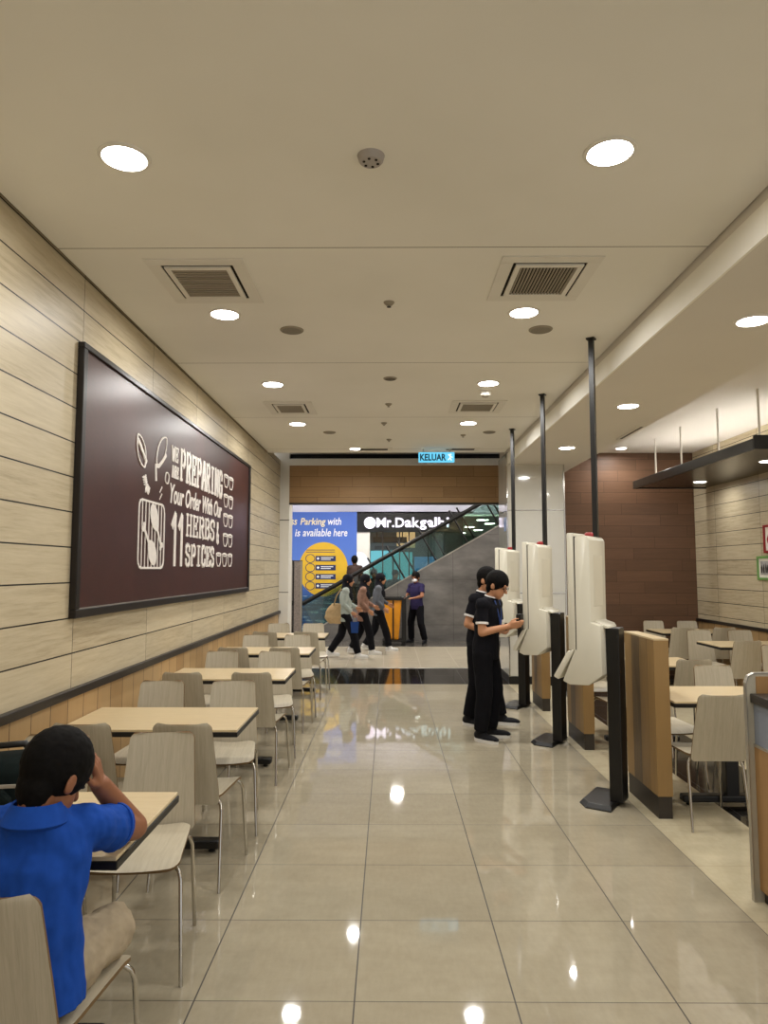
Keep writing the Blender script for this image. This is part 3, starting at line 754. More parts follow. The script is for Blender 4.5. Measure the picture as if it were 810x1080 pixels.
# ------------------------------------------------------------------ low wood partitions
def partition(y0, y1, label):
    t = thing('wood_partition', label, 'partition', (1.78, (y0 + y1) / 2, 0), 0, 'low wood partitions behind the kiosks')
    h = (y1 - y0) / 2
    MB().box(-.048, .048, -h + .006, h, .14, 1.135).build('board_panel', M['partition'], t, bevel=.002)
    MB().box(-.0485, .0485, -h, -h + .006, .14, 1.135).build('end_panel', M['partition_end'], t)
    MB().box(-.05, .05, -h, h, 1.135, 1.146).build('top_cap', M['top'], t)
    MB().box(-.044, .044, -h + .006, h - .006, 0, .14).build('plinth', M['plinth'], t)
    return t
partition(4.665, 5.24, 'low wood slat partition nearest the camera, right of the nearest kiosk')
partition(6.39, 6.96, 'low wood slat partition behind the nearest white kiosk')
partition(8.10, 8.66, 'low wood slat partition behind the middle white kiosk')

# ------------------------------------------------------------------ ordering kiosks
def make_kiosk(loc, label):
    t = thing('ordering_kiosk', label, 'kiosk', loc, math.atan2(.54, -.84), 'white self ordering kiosks')
    # local +x is the screen side, y runs across the width
    body = [(.10, 1.825), (.02, 1.835), (.005, 1.825), (-.008, 1.805), (-.006, 1.235), (-.07, 1.215), (-.075, .88), (.018, .808), (.15, .803), (.20, .825), (.115, 1.035)]
    MB().prism(body, 1, -.19, .19).build('body', M['kiosk'], t, smooth=30, bevel=.008)
    bez = MB().box(.103, .155, -.19, .19, 1.04, 1.855).build('screen_bezel', M['kiosk'], t, smooth=30, bevel=.010)
    MB().box(.150, .158, -.165, .165, 1.10, 1.82).build('screen', M['screen'], bez)
    MB().box(.0955, .1025, -.1905, .1905, 1.045, 1.83).build('dark_seam', M['plinth'], t)
    tray = [(.115, 1.045), (.158, 1.035), (.168, 1.022), (.262, .858), (.258, .848), (.228, .834), (.13, 1.01)]
    tp = MB().prism(tray, 1, -.195, .195).build('scanner_tray', M['kiosk'], t, smooth=30, bevel=.006)
    MB().tube([(.19, -.1905, .868), (.19, -.197, .868)], .011, 14).build('key_lock', M['black'], t)
    MB().box(-.0085, -.003, -.11, .11, 1.34, 1.70).build('rear_hatch', M['kiosk'], t, bevel=.002)
    cap_ = [(-.008, 1.245), (-.095, 1.212), (-.105, 1.195), (-.075, 1.195), (-.008, 1.22)]
    MB().prism(cap_, 1, -.1, .12).build('cable_cover', M['kiosk'], t, smooth=30, bevel=.004)
    MB().box(-.165, -.075, -.055, .085, .03, 1.195).build('column', M['black_metal'], t, bevel=.006)
    MB().prism([(.118, -.22), (.118, .13), (.05, .22), (-.12, .22), (-.12, -.16), (-.06, -.22)], 2, 0, .006).build('base_plate', M['black_metal'], t)
    MB().add([(.118, -.22, .006), (.118, .13, .006), (.05, .22, .006), (-.12, .22, .006), (-.12, -.22, .006),
              (.095, -.19, .032), (.095, .115, .032), (.035, .19, .032), (-.11, .19, .032), (-.11, -.19, .032)],
             [(4, 3, 2, 1, 0), (5, 6, 7, 8, 9), (0, 1, 6, 5), (1, 2, 7, 6), (2, 3, 8, 7), (3, 4, 9, 8), (4, 0, 5, 9)]).build('base_cover', M['black_metal'], t, bevel=.004)
    MB().box(.012, .048, -.118, -.082, 1.82, ZC - .001).build('ceiling_pole', M['black_metal'], t)
    MB().box(-.0, .06, -.13, -.07, ZC - .012, ZC).build('pole_flange', M['black_metal'], t)
    MB().lathe([(.036, 0), (.038, .004), (.036, .026), (.026, .034)], (.075, -.10, 1.835), 20).build('red_beacon', M['red'], t, smooth=50)
    return t
def screen_mat():
    g = G('kiosk_screen'); 
    e = g.n('ShaderNodeEmission'); x, y, z = g.xyz(g.obj())
    col = g.ramp(g.math('FRACT', g.math('MULTIPLY', z, 4.0)), [(0, '#e8e4dc'), (.6, '#f2efe8'), (.62, '#b32a2a'), (.8, '#e8e4dc')])
    g.link(col, e.inputs[0]); e.inputs[1].default_value = .27
    g.link(e.outputs[0], g.out.inputs[0]); return g.m
M['screen'] = screen_mat()
KX, KY = 1.48, 5.03
K0 = make_kiosk((KX, KY, 0), 'white ordering kiosk on black stand, the nearest of three')
dup(K0, (KX + .003, KY + 1.685, 0), K0.rotation_euler.z, 'white ordering kiosk on black stand, the middle one, beside the two staff')
dup(K0, (KX + .005, KY + 3.40, 0), K0.rotation_euler.z, 'white ordering kiosk on black stand, the farthest, half hidden behind the staff')

# ------------------------------------------------------------------ tray and waste station
t = thing('tray_station', 'wood and grey tray return station cut off by the right edge', 'waste station', (1.79, 2.4, 0))
prof = [(-.03, 0), (-.03, 1.04), (-.015, 1.075), (.015, 1.09), (.50, 1.09), (.50, 0)]
MB().prism([(x + .003 if x < 0 else x, z - .003 if z > 1 else z) for x, z in prof], 1, 1.136, 1.159).build('end_panel', plain('station_pale_panel', '#a9a291', .4), t, smooth=30)
MB().box(.02, .47, 1.131, 1.136, .99, 1.072).build('inner_face', M['station_wood'], t)
mbe = MB()
for (xa_, za_), (xb_, zb_) in zip(prof[:-1], prof[1:-1]):
    d_ = V((xb_ - xa_, zb_ - za_)).normalized(); n_ = V((d_.y, -d_.x)) * .004
    mbe.prism([(xa_, za_), (xb_, zb_), (xb_ + n_.x, zb_ + n_.y), (xa_ + n_.x, za_ + n_.y)], 1, 1.134, 1.161)
mbe.build('edge_band', M['alu'], t, smooth=40)
MB().box(0, .02, 0, 1.135, .06, .735).build('wood_door', M['station_wood'], t)
MB().box(.02, .5, 0, 1.135, 0.0, .06).build('plinth', M['plinth'], t)
MB().box(-.004, .02, 0, 1.135, .735, .748).build('metal_strip', M['alu'], t)
MB().box(.004, .02, 0, 1.135, .748, .945).build('grey_flap', M['grey_panel'], t)
MB().box(-.012, .48, 0, 1.135, .945, .99).build('counter_edge', plain('station_dark_counter', '#2b2622', .4), t, bevel=.004)
MB().box(.47, .5, 0, 1.135, .06, 1.08).build('back_panel', M['station_wood'], t)
MB().box(.02, .47, 0, .02, .06, .945).build('partition_wall', M['station_wood'], t)
for k in range(4):
    q = thing('serving_tray', ['black serving tray at the bottom of the stack on the tray station', 'black serving tray second from the bottom on the tray station', 'black serving tray second from the top on the tray station', 'black serving tray on top of the stack on the tray station'][k], 'tray', (2.03, 3.28, .991 + .011 * k), 0, 'serving trays on the tray station')
    q.rotation_euler.z = .04 * (k - 1.5)
    MB().prism([(-.2, -.14), (.2, -.14), (.2, .14), (-.2, .14)], 2, 0, .004).build('base', M['black'], q)
    mb = MB()
    for a, b in (((-.2, -.14), (.2, -.14)), ((.2, -.14), (.2, .14)), ((.2, .14), (-.2, .14)), ((-.2, .14), (-.2, -.14))):
        mb.tube([(a[0], a[1], .006), (b[0], b[1], .006)], .005, 8)
    mb.build('rim', M['black'], q)

# ------------------------------------------------------------------ the mall beyond the entrance
t = thing('divider_screen', 'grey speckled folding panel standing just outside the entrance at left', 'divider', (-1.66, 12.2, 0))
M['speckle'] = plain('grey_speckle_panel', '#8f837c', .35, 0, .4, .25, 45)
MB().box(-.16, -.005, .0, .06, 0, 1.74).build('leaf_panel', M['speckle'], t, bevel=.003)
MB().box(.015, .13, -.03, .03, 0, 1.74).build('leaf_panel', M['speckle'], t, bevel=.003)
MB().box(-.006, .016, -.035, .05, 0, 1.745).build('black_seam', M['black'], t)
MB().box(.13, .152, -.035, .035, 0, 1.745).build('edge_strip', M['alu'], t)
MB().box(-.165, .152, -.036, .062, 1.74, 1.752).build('top_rail', M['plinth'], t)
MB().box(-.012, .02, -.05, -.035, .98, 1.06).build('handle', M['black'], t)

# blue parking board
t = thing('information_board', 'blue parking information board with a big yellow circle beyond the entrance', 'sign board', (0, 17.12, 0))
def blue_board():
    g = G('blue_board_print'); p = g.obj(); x, y, z = g.xyz(p)
    col = g.ramp(g.math('DIVIDE', z, 3.0), [(.30, '#2b4f8f'), (.55, '#5c82d6'), (.80, '#4f72cc'), (1.0, '#4265bd')])
    n = g.noise(p, (1.2, 1, 6), 2.2, 3)
    low = g.ramp(n, [(.4, '#173a63'), (.55, '#2e5f8f'), (.64, '#b9cdd8'), (.7, '#274a78')])
    return g.bsdf(g.mix(g.math('LESS_THAN', z, .96), col, low), .4, 0, .4)
MB().box(-3.6, -.79, 0, .08, 0, 3.0).build('board', blue_board(), t, bevel=.004)
yc = plain('yellow_print', '#e0b535', .45, 0, .3, .03)
mb = MB(); mb.prism([(-1.60 + .60 * math.cos(k * PI / 24), 1.60 + .66 * math.sin(k * PI / 24)) for k in range(48)], 1, -.004, .002); mb.build('yellow_circle', yc, t)
wt = plain('white_print_board', '#eef0f4', .5, 0, .3, .02); nv = plain('navy_print', '#1c2a5e', .45); yl = plain('pale_yellow_print', '#efe3b0', .45)
for s_, x, z, w, h, m in (('ss', -2.40, 2.68, .15, .13, yl), ('Parking', -2.17, 2.63, .62, .22, yl), ('with', -1.50, 2.68, .33, .18, wt), ('t', -2.42, 2.40, .05, .17, yl), ('is', -2.30, 2.40, .13, .17, wt), ('available', -2.11, 2.40, .69, .19, wt), ('here', -1.36, 2.40, .34, .19, wt)):
    q = text_mb(s_, w, h, .004, .012, .18); q.mat(frame_front(x, -.003, z)); q.build('lettering', m, t)
for k in range(4):
    z = 1.86 - .22 * k
    mb = MB()
    for a in range(20):
        a0, a1 = a * PI / 10, (a + 1) * PI / 10
        mb.ribbon([(-1.92 + .11 * math.cos(a0), z + .10 * math.sin(a0)), (-1.92 + .11 * math.cos(a1), z + .10 * math.sin(a1))], .016)
    mb.mat(frame_front(0, -.004, 0)); mb.build('ring_icon', nv, t)
    pl = MB().box(-1.79, -1.30, -.010, -.004, z - .065, z + .065).build('label_bar', nv, t)
    mb = MB(); mb.box(-1.66, -1.36, -.013, -.010, z + .012, z + .032).box(-1.66, -1.42, -.013, -.010, z - .03, z - .012); mb.lathe([(.03, 0), (.03, .003)], (0, 0, 0), 12)
    mb.v[-24:] = [(-1.73 + a, -.010 - c, z + b) for a, b, c in mb.v[-24:]]; mb.build('bar_marks', wt, pl)
mb = MB(); mb.box(-2.02, -1.32, -.007, -.004, 2.06, 2.075).box(-2.02, -1.32, -.007, -.004, 2.01, 2.025); mb.build('fine_print', nv, t)

# shop across the mall
M['lav'] = plain('lavender_wall', '#a9a7b4', .7, 0, .2, .03, 1.0)
struct('wall_mall', MB().box(-6, 9, 20.10, 20.2, 3.19, 4.2), M['lav'])
struct('wall_mall_left', MB().box(-6, -.95, 20.1, 20.2, 0, 3.19), M['lav'])
struct('ceiling_mall', MB().box(-7, 10, 11.7, 20.2, 4.2, 4.3), M['ceil_plain'])
t = thing('shop_sign', 'black shop fascia with glowing white Mr.Dakgalbi lettering', 'shop sign', (0, 20.0, 0))
MB().box(-.93, 2.10, -.08, .1, 2.66, 3.19).build('fascia_board', M['black'], t, bevel=.004)
M['signw'] = glow('shop_letter_glow', '#f6ecff', 0.62); M['signp'] = glow('shop_letter_pink', '#f0b8e0', .5)
xs = 0
for s_, x, w, h, z in (('M', -.36, .27, .27, 2.79), ('r', -.06, .12, .20, 2.79), ('.', .085, .06, .06, 2.79), ('D', .18, .25, .27, 2.79), ('a', .45, .19, .2, 2.79), ('k', .66, .2, .28, 2.79), ('g', .87, .19, .27, 2.72), ('a', 1.08, .19, .2, 2.79), ('l', 1.29, .07, .28, 2.79), ('b', 1.39, .20, .28, 2.79), ('i', 1.63, .07, .28, 2.79)):
    q = text_mb(s_, w, h, .03, .022); q.mat(frame_front(x, -.08, z)); q.build('letter', M['signw'], t)
mb = MB(); mb.lathe([(.165, 0), (.165, .03)], (0, 0, 0), 28); mb.mat(frame_front(-.545, -.08, 2.915)); rd = mb.build('round_logo', M['signw'], t)
mb = MB()
for a in range(16):
    a0, a1 = a * PI / 8, (a + 1) * PI / 8
    mb.ribbon([(.07 * math.cos(a0), .05 * math.sin(a0)), (.07 * math.cos(a1), .05 * math.sin(a1))], .014, .03, .034)
mb.mat(frame_front(-.545, -.08, 2.90)); mb.build('logo_mark', M['signp'], rd)
struct('wall_shop_pier', MB().box(-.95, -.55, 19.95, 20.2, 0, 2.66), M['white'])
struct('wall_shop_right', MB().box(1.55, 2.10, 19.95, 20.2, 0, 2.66), plain('shop_dark_pier', '#23221f', .3))
struct('wall_shop_back', MB().box(-1.5, 2.4, 23.6, 23.7, 0, 3.2), plain('shop_back_wall', '#8f979b', .6))
struct('ceiling_shop', MB().box(-1.5, 2.4, 20.1, 23.7, 3.2, 3.25), plain('shop_dark_ceiling', '#2a2622', .7))
M['cyan'] = glow('shop_screen_cyan', '#7fd6e4', .26); M['cyan2'] = glow('shop_screen_blue', '#5a97d0', .24); M['warm'] = glow('shop_wood_painted_glow', '#d9a874', .3)  # the warm one is wood, its glow stands in for light falling on it
for x0, x1, z0, z1, y, m, lab in ((-.60, .10, 1.25, 2.20, 22.8, 'cyan', 'glowing cyan counter display inside the shop, left part'), (.15, .75, 1.2, 2.15, 22.6, 'cyan', 'glowing cyan counter display inside the shop, middle part'),
                             (.80, 1.5, 1.2, 2.0, 22.4, 'cyan2', 'glowing blue display panel inside the shop, right part'), (.25, .85, 2.30, 2.95, 22.9, 'warm', 'wooden ceiling panel inside the shop, glowing in place of warm light')):
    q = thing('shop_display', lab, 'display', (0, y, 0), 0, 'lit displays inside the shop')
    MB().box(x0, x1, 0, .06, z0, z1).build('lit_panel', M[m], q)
    MB().box(x0 - .02, x1 + .02, .02, .09, z0 - .04, z1 + .03).build('casing', M['steel'], q)
    MB().box((x0 + x1) / 2 - .05, (x0 + x1) / 2 + .05, .03, .08, 0, z0).build('stand', M['steel'], q)
t = thing('shop_counter', 'dark hanging hood and counter band inside the shop behind the glass', 'counter', (0, 21.8, 0))
MB().box(-.5, .55, 0, .5, 2.42, 2.60).build('hood', plain('shop_hood_grey', '#4a4d52', .4), t)
MB().box(-.45, .3, -.02, .4, 2.20, 2.32).build('menu_rail', M['black'], t)
for x in (-.4, .4): MB().box(x, x + .03, .2, .23, 2.6, 3.2).build('hanger', M['black'], t)
MB().box(-.52, 1.4, .1, .6, 0, 1.1).build('counter_front', plain('shop_counter_dark', '#33414a', .4), t)
t = thing('window_shop', 'clear glass shopfront under the black shop fascia', 'window', (0, 20.0, 0)); t['kind'] = 'structure'
MB().box(-.55, 1.55, 0, .012, 0, 2.66).build('glass', glassy('shop_glass', '#e6f2f2', .06), t)
mb = MB()
for x in (-.2, .28, .55, 1.1): mb.box(x, x + .035, -.01, .03, 0, 2.66)
mb.build('mullion', M['plinth'], t)
t = thing('lit_notice', 'white glowing notice stand with slanted top beside the blue board', 'sign', (-.72, 19.2, 0))
MB().prism([(-.15, 1.0), (.16, 1.0), (.16, 1.85), (.08, 1.99), (-.02, 2.07), (-.15, 2.07)], 1, 0, .06).build('light_panel', glow('notice_glow', '#f6f8fb', .3), t)
MB().box(-.03, .03, .0, .05, 0, 1.0).build('post', M['steel'], t)
MB().box(-.16, .16, -.1, .16, 0, .03).build('foot', M['steel'], t)

# bright area seen through the escalator glass
struct('ceiling_mall_far', MB().box(2.1, 7, 19.2, 31, 3.05, 3.1), plain('far_ceiling_pale', '#c3cbbd', .8))
struct('wall_mall_far', MB().box(1.9, 7, 30.5, 30.6, 0, 3.1), plain('far_wall_green', '#5f6a5c', .6))
for k, (x, y) in enumerate(((2.75, 20.6), (3.2, 22.3), (2.75, 24.0), (3.3, 26.0), (2.9, 28.0), (4.0, 20.6), (4.4, 24.0))):
    downlight(x, y, 3.05, 'small bright ceiling light far beyond the escalator glass', 'far ceiling lights beyond the escalator', .17, M['lamp_soft'])
for k, (x, y) in enumerate(((-1.6, 13.2), (1.2, 13.4), (-.6, 15.2), (2.8, 14.2), (-2.4, 18.6), (.2, 18.7), (-4.4, 14.5), (2.2, 18.5))):  # unseen lamps added to light the mall and its people
    downlight(x, y, 4.20, 'unseen round mall ceiling light added above the wooden fascia', 'unseen mall lights added above the fascia', .15, M['lamp_mall'])

# escalator
ES = math.tan(math.radians(29.4)); EX0, EZ0 = .565, 1.50      # upper edge of the steel flank passes here
ez = lambda x: EZ0 + (x - EX0) * ES
def flank_mat():
    g = G('escalator_steel'); p = g.pos(); x, y, z = g.xyz(p)
    n = g.noise(p, (1.0, 1, 2.2), 1.3, 4, .6)
    k = g.math('MAXIMUM', g.groove(x, 1.25, .2, .006), g.groove(z, 1.02, .35, .006))
    return g.bsdf(g.mix(k, g.ramp(n, [(.3, '#5f5d5b'), (.7, '#8b8884')]), rgb('#3a3836')), .36, .55, .5)
fm = flank_mat()
nrm = V((-math.sin(math.radians(29.4)), 0, math.cos(math.radians(29.4))))
M['eglass'] = glassy('escalator_glass', '#e3eeea', .05)
t = thing('escalator', 'steel sided escalator with glass balustrade rising to the right beyond the entrance', 'escalator', (0, 16.0, 0))
xa, xb, hd = -1.75, 4.3, .60
MB().prism([(xa - .2, 0), (xb + .3, 0), (xb + .3, ez(xb + .3)), (xa, max(.05, ez(xa)))], 1, 0, .10).build('flank', fm, t)
MB().prism([(xa, ez(xa) - .015), (xb + .3, ez(xb + .3) - .015), (xb + .3, ez(xb + .3) + .015), (xa, ez(xa) + .015)], 1, -.012, .11).build('edge_strip', M['alu'], t)
mb = MB()
for k in range(24):
    x = xa + .3 + k * .24; mb.box(x, x + .25, .14, .90, max(0, ez(x) - .55), ez(x) - .22)
mb.build('steps', M['steel'], t)
for yb_ in (.046, .97):
    MB().prism([(xa, ez(xa)), (xb, ez(xb)), (xb - .30, ez(xb) + hd * .86), (xa - .30, ez(xa) + hd * .86)], 1, yb_, yb_ + .012).build('glass_panel', M['eglass'], t)
    for k in range(6):
        x = .36 + k * .72 if yb_ < .5 else -.1 + k * .72
        a = V((x, yb_ + .006, ez(x))); b = a + nrm * (hd + .26)
        MB().tube([tuple(a), tuple(b)], .022, 8).build('glass_post', M['black'], t)
    MB().tube([(xa - .52, yb_, ez(xa) + .15), (xa - .60, yb_, ez(xa) + .42), (xa - .50, yb_, ez(xa) + .56), (xa - .30, yb_, ez(xa) + hd * .97), (xb - .30, yb_, ez(xb) + hd * .97)], .045, 10).build('handrail', M['black'], t, smooth=50)
MB().prism([(xb + .3, 0), (xb - 6.2, 0), (xb + .3, ez(xb + .3))], 1, .95, 1.0).build('far_flank', fm, t)

# blue notice on the column side
t = thing('notice_plate', 'small pale blue notice on the side of the white column', 'notice', (1.69, 10.2, 2.15))
MB().box(-.008, -.001, -.08, .08, 0, .2).build('plate', plain('notice_blue', '#9fb3d8', .4), t, bevel=.002)
MB().box(-.010, -.008, -.04, .04, .06, .14).build('symbol', plain('notice_mark', '#3f63ad', .4), t)

# ------------------------------------------------------------------ people
def loft(mb, rings, seg=24):
    """rings: (center, half depth along fw, half width along sd, fw, sd)"""
    b = len(mb.v)
    for c, rx, ry, fw_, sd in rings:
        for k in range(seg):
            a = 2 * PI * k / seg; mb.v.append(tuple(V(c) + fw_ * (rx * math.cos(a)) + sd * (ry * math.sin(a))))
    n = len(rings)
    for i in range(n - 1):
        for k in range(seg):
            k2 = (k + 1) % seg; mb.f.append((b + i * seg + k, b + i * seg + k2, b + (i + 1) * seg + k2, b + (i + 1) * seg + k)); mb.mi.append(0)
    mb.f.append(tuple(b + k for k in reversed(range(seg)))); mb.mi.append(0)
    mb.f.append(tuple(b + (n - 1) * seg + k for k in range(seg))); mb.mi.append(0)
def flesh(mb, vox, it, m, name):
    return evald(mb, [('REMESH', dict(mode='VOXEL', voxel_size=vox)), ('SMOOTH', dict(factor=.5, iterations=it))], m, name)
def folds(me, amp, sc=(9, 9, 9), seed=0.0):
    me.update()
    ns = [v.normal.copy() for v in me.vertices]
    for v, n in zip(me.vertices, ns):
        q = V((v.co.x * sc[0] + seed, v.co.y * sc[1], v.co.z * sc[2]))
        v.co += n * amp * (noise.noise(q) + .5 * noise.noise(q * 2.3))
def cut(me, p, n):
    """throw away what lies on the n side of the plane"""
    bm = bmesh.new(); bm.from_mesh(me)
    r = bmesh.ops.bisect_plane(bm, geom=bm.verts[:] + bm.edges[:] + bm.faces[:], plane_co=V(p), plane_no=V(n), clear_outer=True)
    ed = [e for e in r['geom_cut'] if isinstance(e, bmesh.types.BMEdge)]
    if ed: bmesh.ops.holes_fill(bm, edges=ed, sides=0)
    bm.to_mesh(me); bm.free(); me.update()
def hand(mb, W, d, n, t, s=1.0, curl=(.25, .45), spread=.06, thumb_close=.4):
    """palm and five fingers: d = finger direction, n = side the palm faces, t = thumb side"""
    d = V(d).normalized(); n = V(n); n = (n - d * n.dot(d)).normalized(); t0 = d.cross(n); t = t0 if t0.dot(V(t)) > 0 else -t0
    W = V(W)
    for k, (o, kl, fl, r) in enumerate(((.029, .088, .070, .0088), (.010, .092, .080, .0092), (-.010, .088, .073, .0088), (-.028, .080, .056, .0078))):
        K = W + (d * kl + t * o) * s
        mb.cap(W + (d * .008 + t * o * .55) * s, K, .0155 * s, .0115 * s, seg=10)
        fd = (d + t * (o * spread / .03)).normalized(); p = K
        for j, (fr, a) in enumerate(((.46, curl[0]), (.30, curl[1]), (.24, curl[1] * .7))):
            ax = fd.cross(n).normalized(); fd = Matrix.Rotation(a * (1 + .12 * k), 3, ax) @ fd
            q = p + fd * fl * fr * s; mb.cap(p, q, (r - .0006 * j) * s, (r - .0006 * (j + 1)) * s, seg=8); p = q
    a = W + (d * .018 + t * .02) * s; b = a + (d * .030 + t * .030 + n * .012) * s; c = b + (d * .032 + t * (.012 - .02 * thumb_close) + n * (.008 + .016 * thumb_close)) * s
    e = c + (d * .024 - t * .012 * thumb_close + n * .012 * thumb_close) * s
    mb.cap(a, b, .0165 * s, .0125 * s, seg=10); mb.cap(b, c, .0118 * s, .0100 * s, seg=10); mb.cap(c, e, .0100 * s, .0085 * s, seg=10)
def head(mb, c, f, u, s=1.0, nose=True):
    f = V(f).normalized(); u = V(u); u = (u - f * u.dot(f)).normalized(); r = f.cross(u); c = V(c)
    R = Matrix((f, r, u)).transposed()
    mb.ell(c + (u * .022 - f * .006) * s, (.096 * s, .076 * s, .096 * s), R)
    mb.ell(c + (f * .028 - u * .052) * s, (.062 * s, .058 * s, .068 * s), R)
    mb.ell(c + (f * .058 - u * .100) * s, (.024 * s, .026 * s, .018 * s), R)
    mb.cap(c + (f * .088 + u * .004) * s, c + (f * .108 - u * .032) * s, .008 * s, .0125 * s, seg=8)
    mb.cap(c + (f * .080 - u * .066 - r * .016) * s, c + (f * .080 - u * .066 + r * .016) * s, .0105 * s, seg=8)
    mb.cap(c + (f * .080 + u * .026 - r * .035) * s, c + (f * .080 + u * .026 + r * .035) * s, .014 * s, seg=8)
    for sg in (-1, 1):
        mb.ell(c + (r * .080 * sg - u * .014 - f * .006) * s, (.020 * s, .008 * s, .032 * s), R @ Matrix.Rotation(-.25 * sg, 3, 'Z'))
        mb.ell(c + (r * .074 * sg - u * .03) * s, (.012 * s, .012 * s, .016 * s), R)
    return f, u, r, R
def hair_short(c, f, u, r, R, s, m, parent, thick=1.0, front=.050, nape=.046, low=False):
    mb = MB(); mb.ell(c + (u * .030 - f * .012) * s, (.104 * s * thick, .084 * s * thick, .100 * s * thick), R, 28, 18)
    if low:
        mb.ell(c - (f * .045 + u * .040) * s, (.045 * s, .060 * s, .060 * s), R); mb.ell(c - (f * .035 + u * .072) * s, (.034 * s, .050 * s, .045 * s), R)
        me = flesh(mb, .005 * s, 3, m, 'hair')
    else: me = mb.mesh('hair', m, 179)
    if not low:
        bm = bmesh.new(); bm.from_mesh(me); bmesh.ops.subdivide_edges(bm, edges=bm.edges[:], cuts=1, use_grid_fill=True); bm.to_mesh(me); bm.free()
    cut(me, c + (f * .72 - u * .69) * (front * s), f * .72 - u * .69)
    cut(me, c + (f * .5 - u * .86) * (nape * s), f * .5 - u * .86)
    folds(me, (.0018 if low else .004) * s, (60, 60, 60))
    me.polygons.foreach_set('use_smooth', [True] * len(me.polygons))
    return link('hair', me, parent)
def face_bits(c, f, u, r, s, parent, brows=True):
    for sg in (-1, 1):
        MB().ell(c + (f * .084 + r * .031 * sg - u * .002) * s, (.008 * s, .012 * s, .006 * s), Matrix((f, r, u)).transposed(), 10, 8).build('eye', M['eye'], parent, smooth=179)
        if brows: MB().tube([c + (f * .094 + r * .016 * sg + u * .018) * s, c + (f * .091 + r * .034 * sg + u * .024) * s, c + (f * .078 + r * .05 * sg + u * .018) * s], .004 * s, 6).build('eyebrow', M['hair'], parent, smooth=179)
    MB().tube([c + (f * .0885 - u * .066 - r * .02) * s, c + (f * .0915 - u * .065) * s, c + (f * .0885 - u * .066 + r * .02) * s], .004 * s, 6).build('lips', M['lips'], parent, smooth=179)
def shoe(parent, an, fd, s, m, ms, ln=.27):
    fd = V((fd[0], fd[1], 0)).normalized(); sd = V((-fd.y, fd.x, 0)); an = V(an); lift = max(0, an.z - .085 * s)
    h = V((an.x, an.y, lift)) - fd * .075 * s
    out = []
    for k in range(24):
        a = 2 * PI * k / 24; x = math.cos(a); y = math.sin(a)
        out.append(h + fd * (ln / 2 * (1 + x)) * s + sd * y * (.047 - .004 * x + .006 * max(0, x)) * s * (1 - .25 * abs(x) ** 5))
    n = 24; mb = MB()
    mb.v = [tuple(p) for p in out] + [tuple(p + V((0, 0, .028 * s))) for p in out]
    mb.f = [tuple(reversed(range(n))), tuple(range(n, 2 * n))] + [(k, (k + 1) % n, n + (k + 1) % n, n + k) for k in range(n)]; mb.mi = [0] * len(mb.f)
    mb2 = MB(); R = Matrix((fd, sd, V((0, 0, 1)))).transposed()
    mb2.ell(h + fd * .15 * s + V((0, 0, .035 * s)), (.125 * s, .044 * s, .038 * s), R); mb2.ell(h + fd * .075 * s + V((0, 0, .055 * s)), (.075 * s, .042 * s, .055 * s), R)
    mb2.cap(h + fd * .07 * s + V((0, 0, .06 * s)), h + fd * .07 * s + V((0, 0, .115 * s)), .044 * s, .046 * s, flat1=True)
    mb2.v = [(x, y, max(z, lift + .018 * s)) for x, y, z in mb2.v]
    o = mb2.build('shoe', m, parent, smooth=179)
    mb.build('sole', ms, o, smooth=40)
    return o
def limb(mb, a, b, c, r):
    mb.cap(a, b, r[0], r[1]); mb.cap(b, c, r[1], r[2])

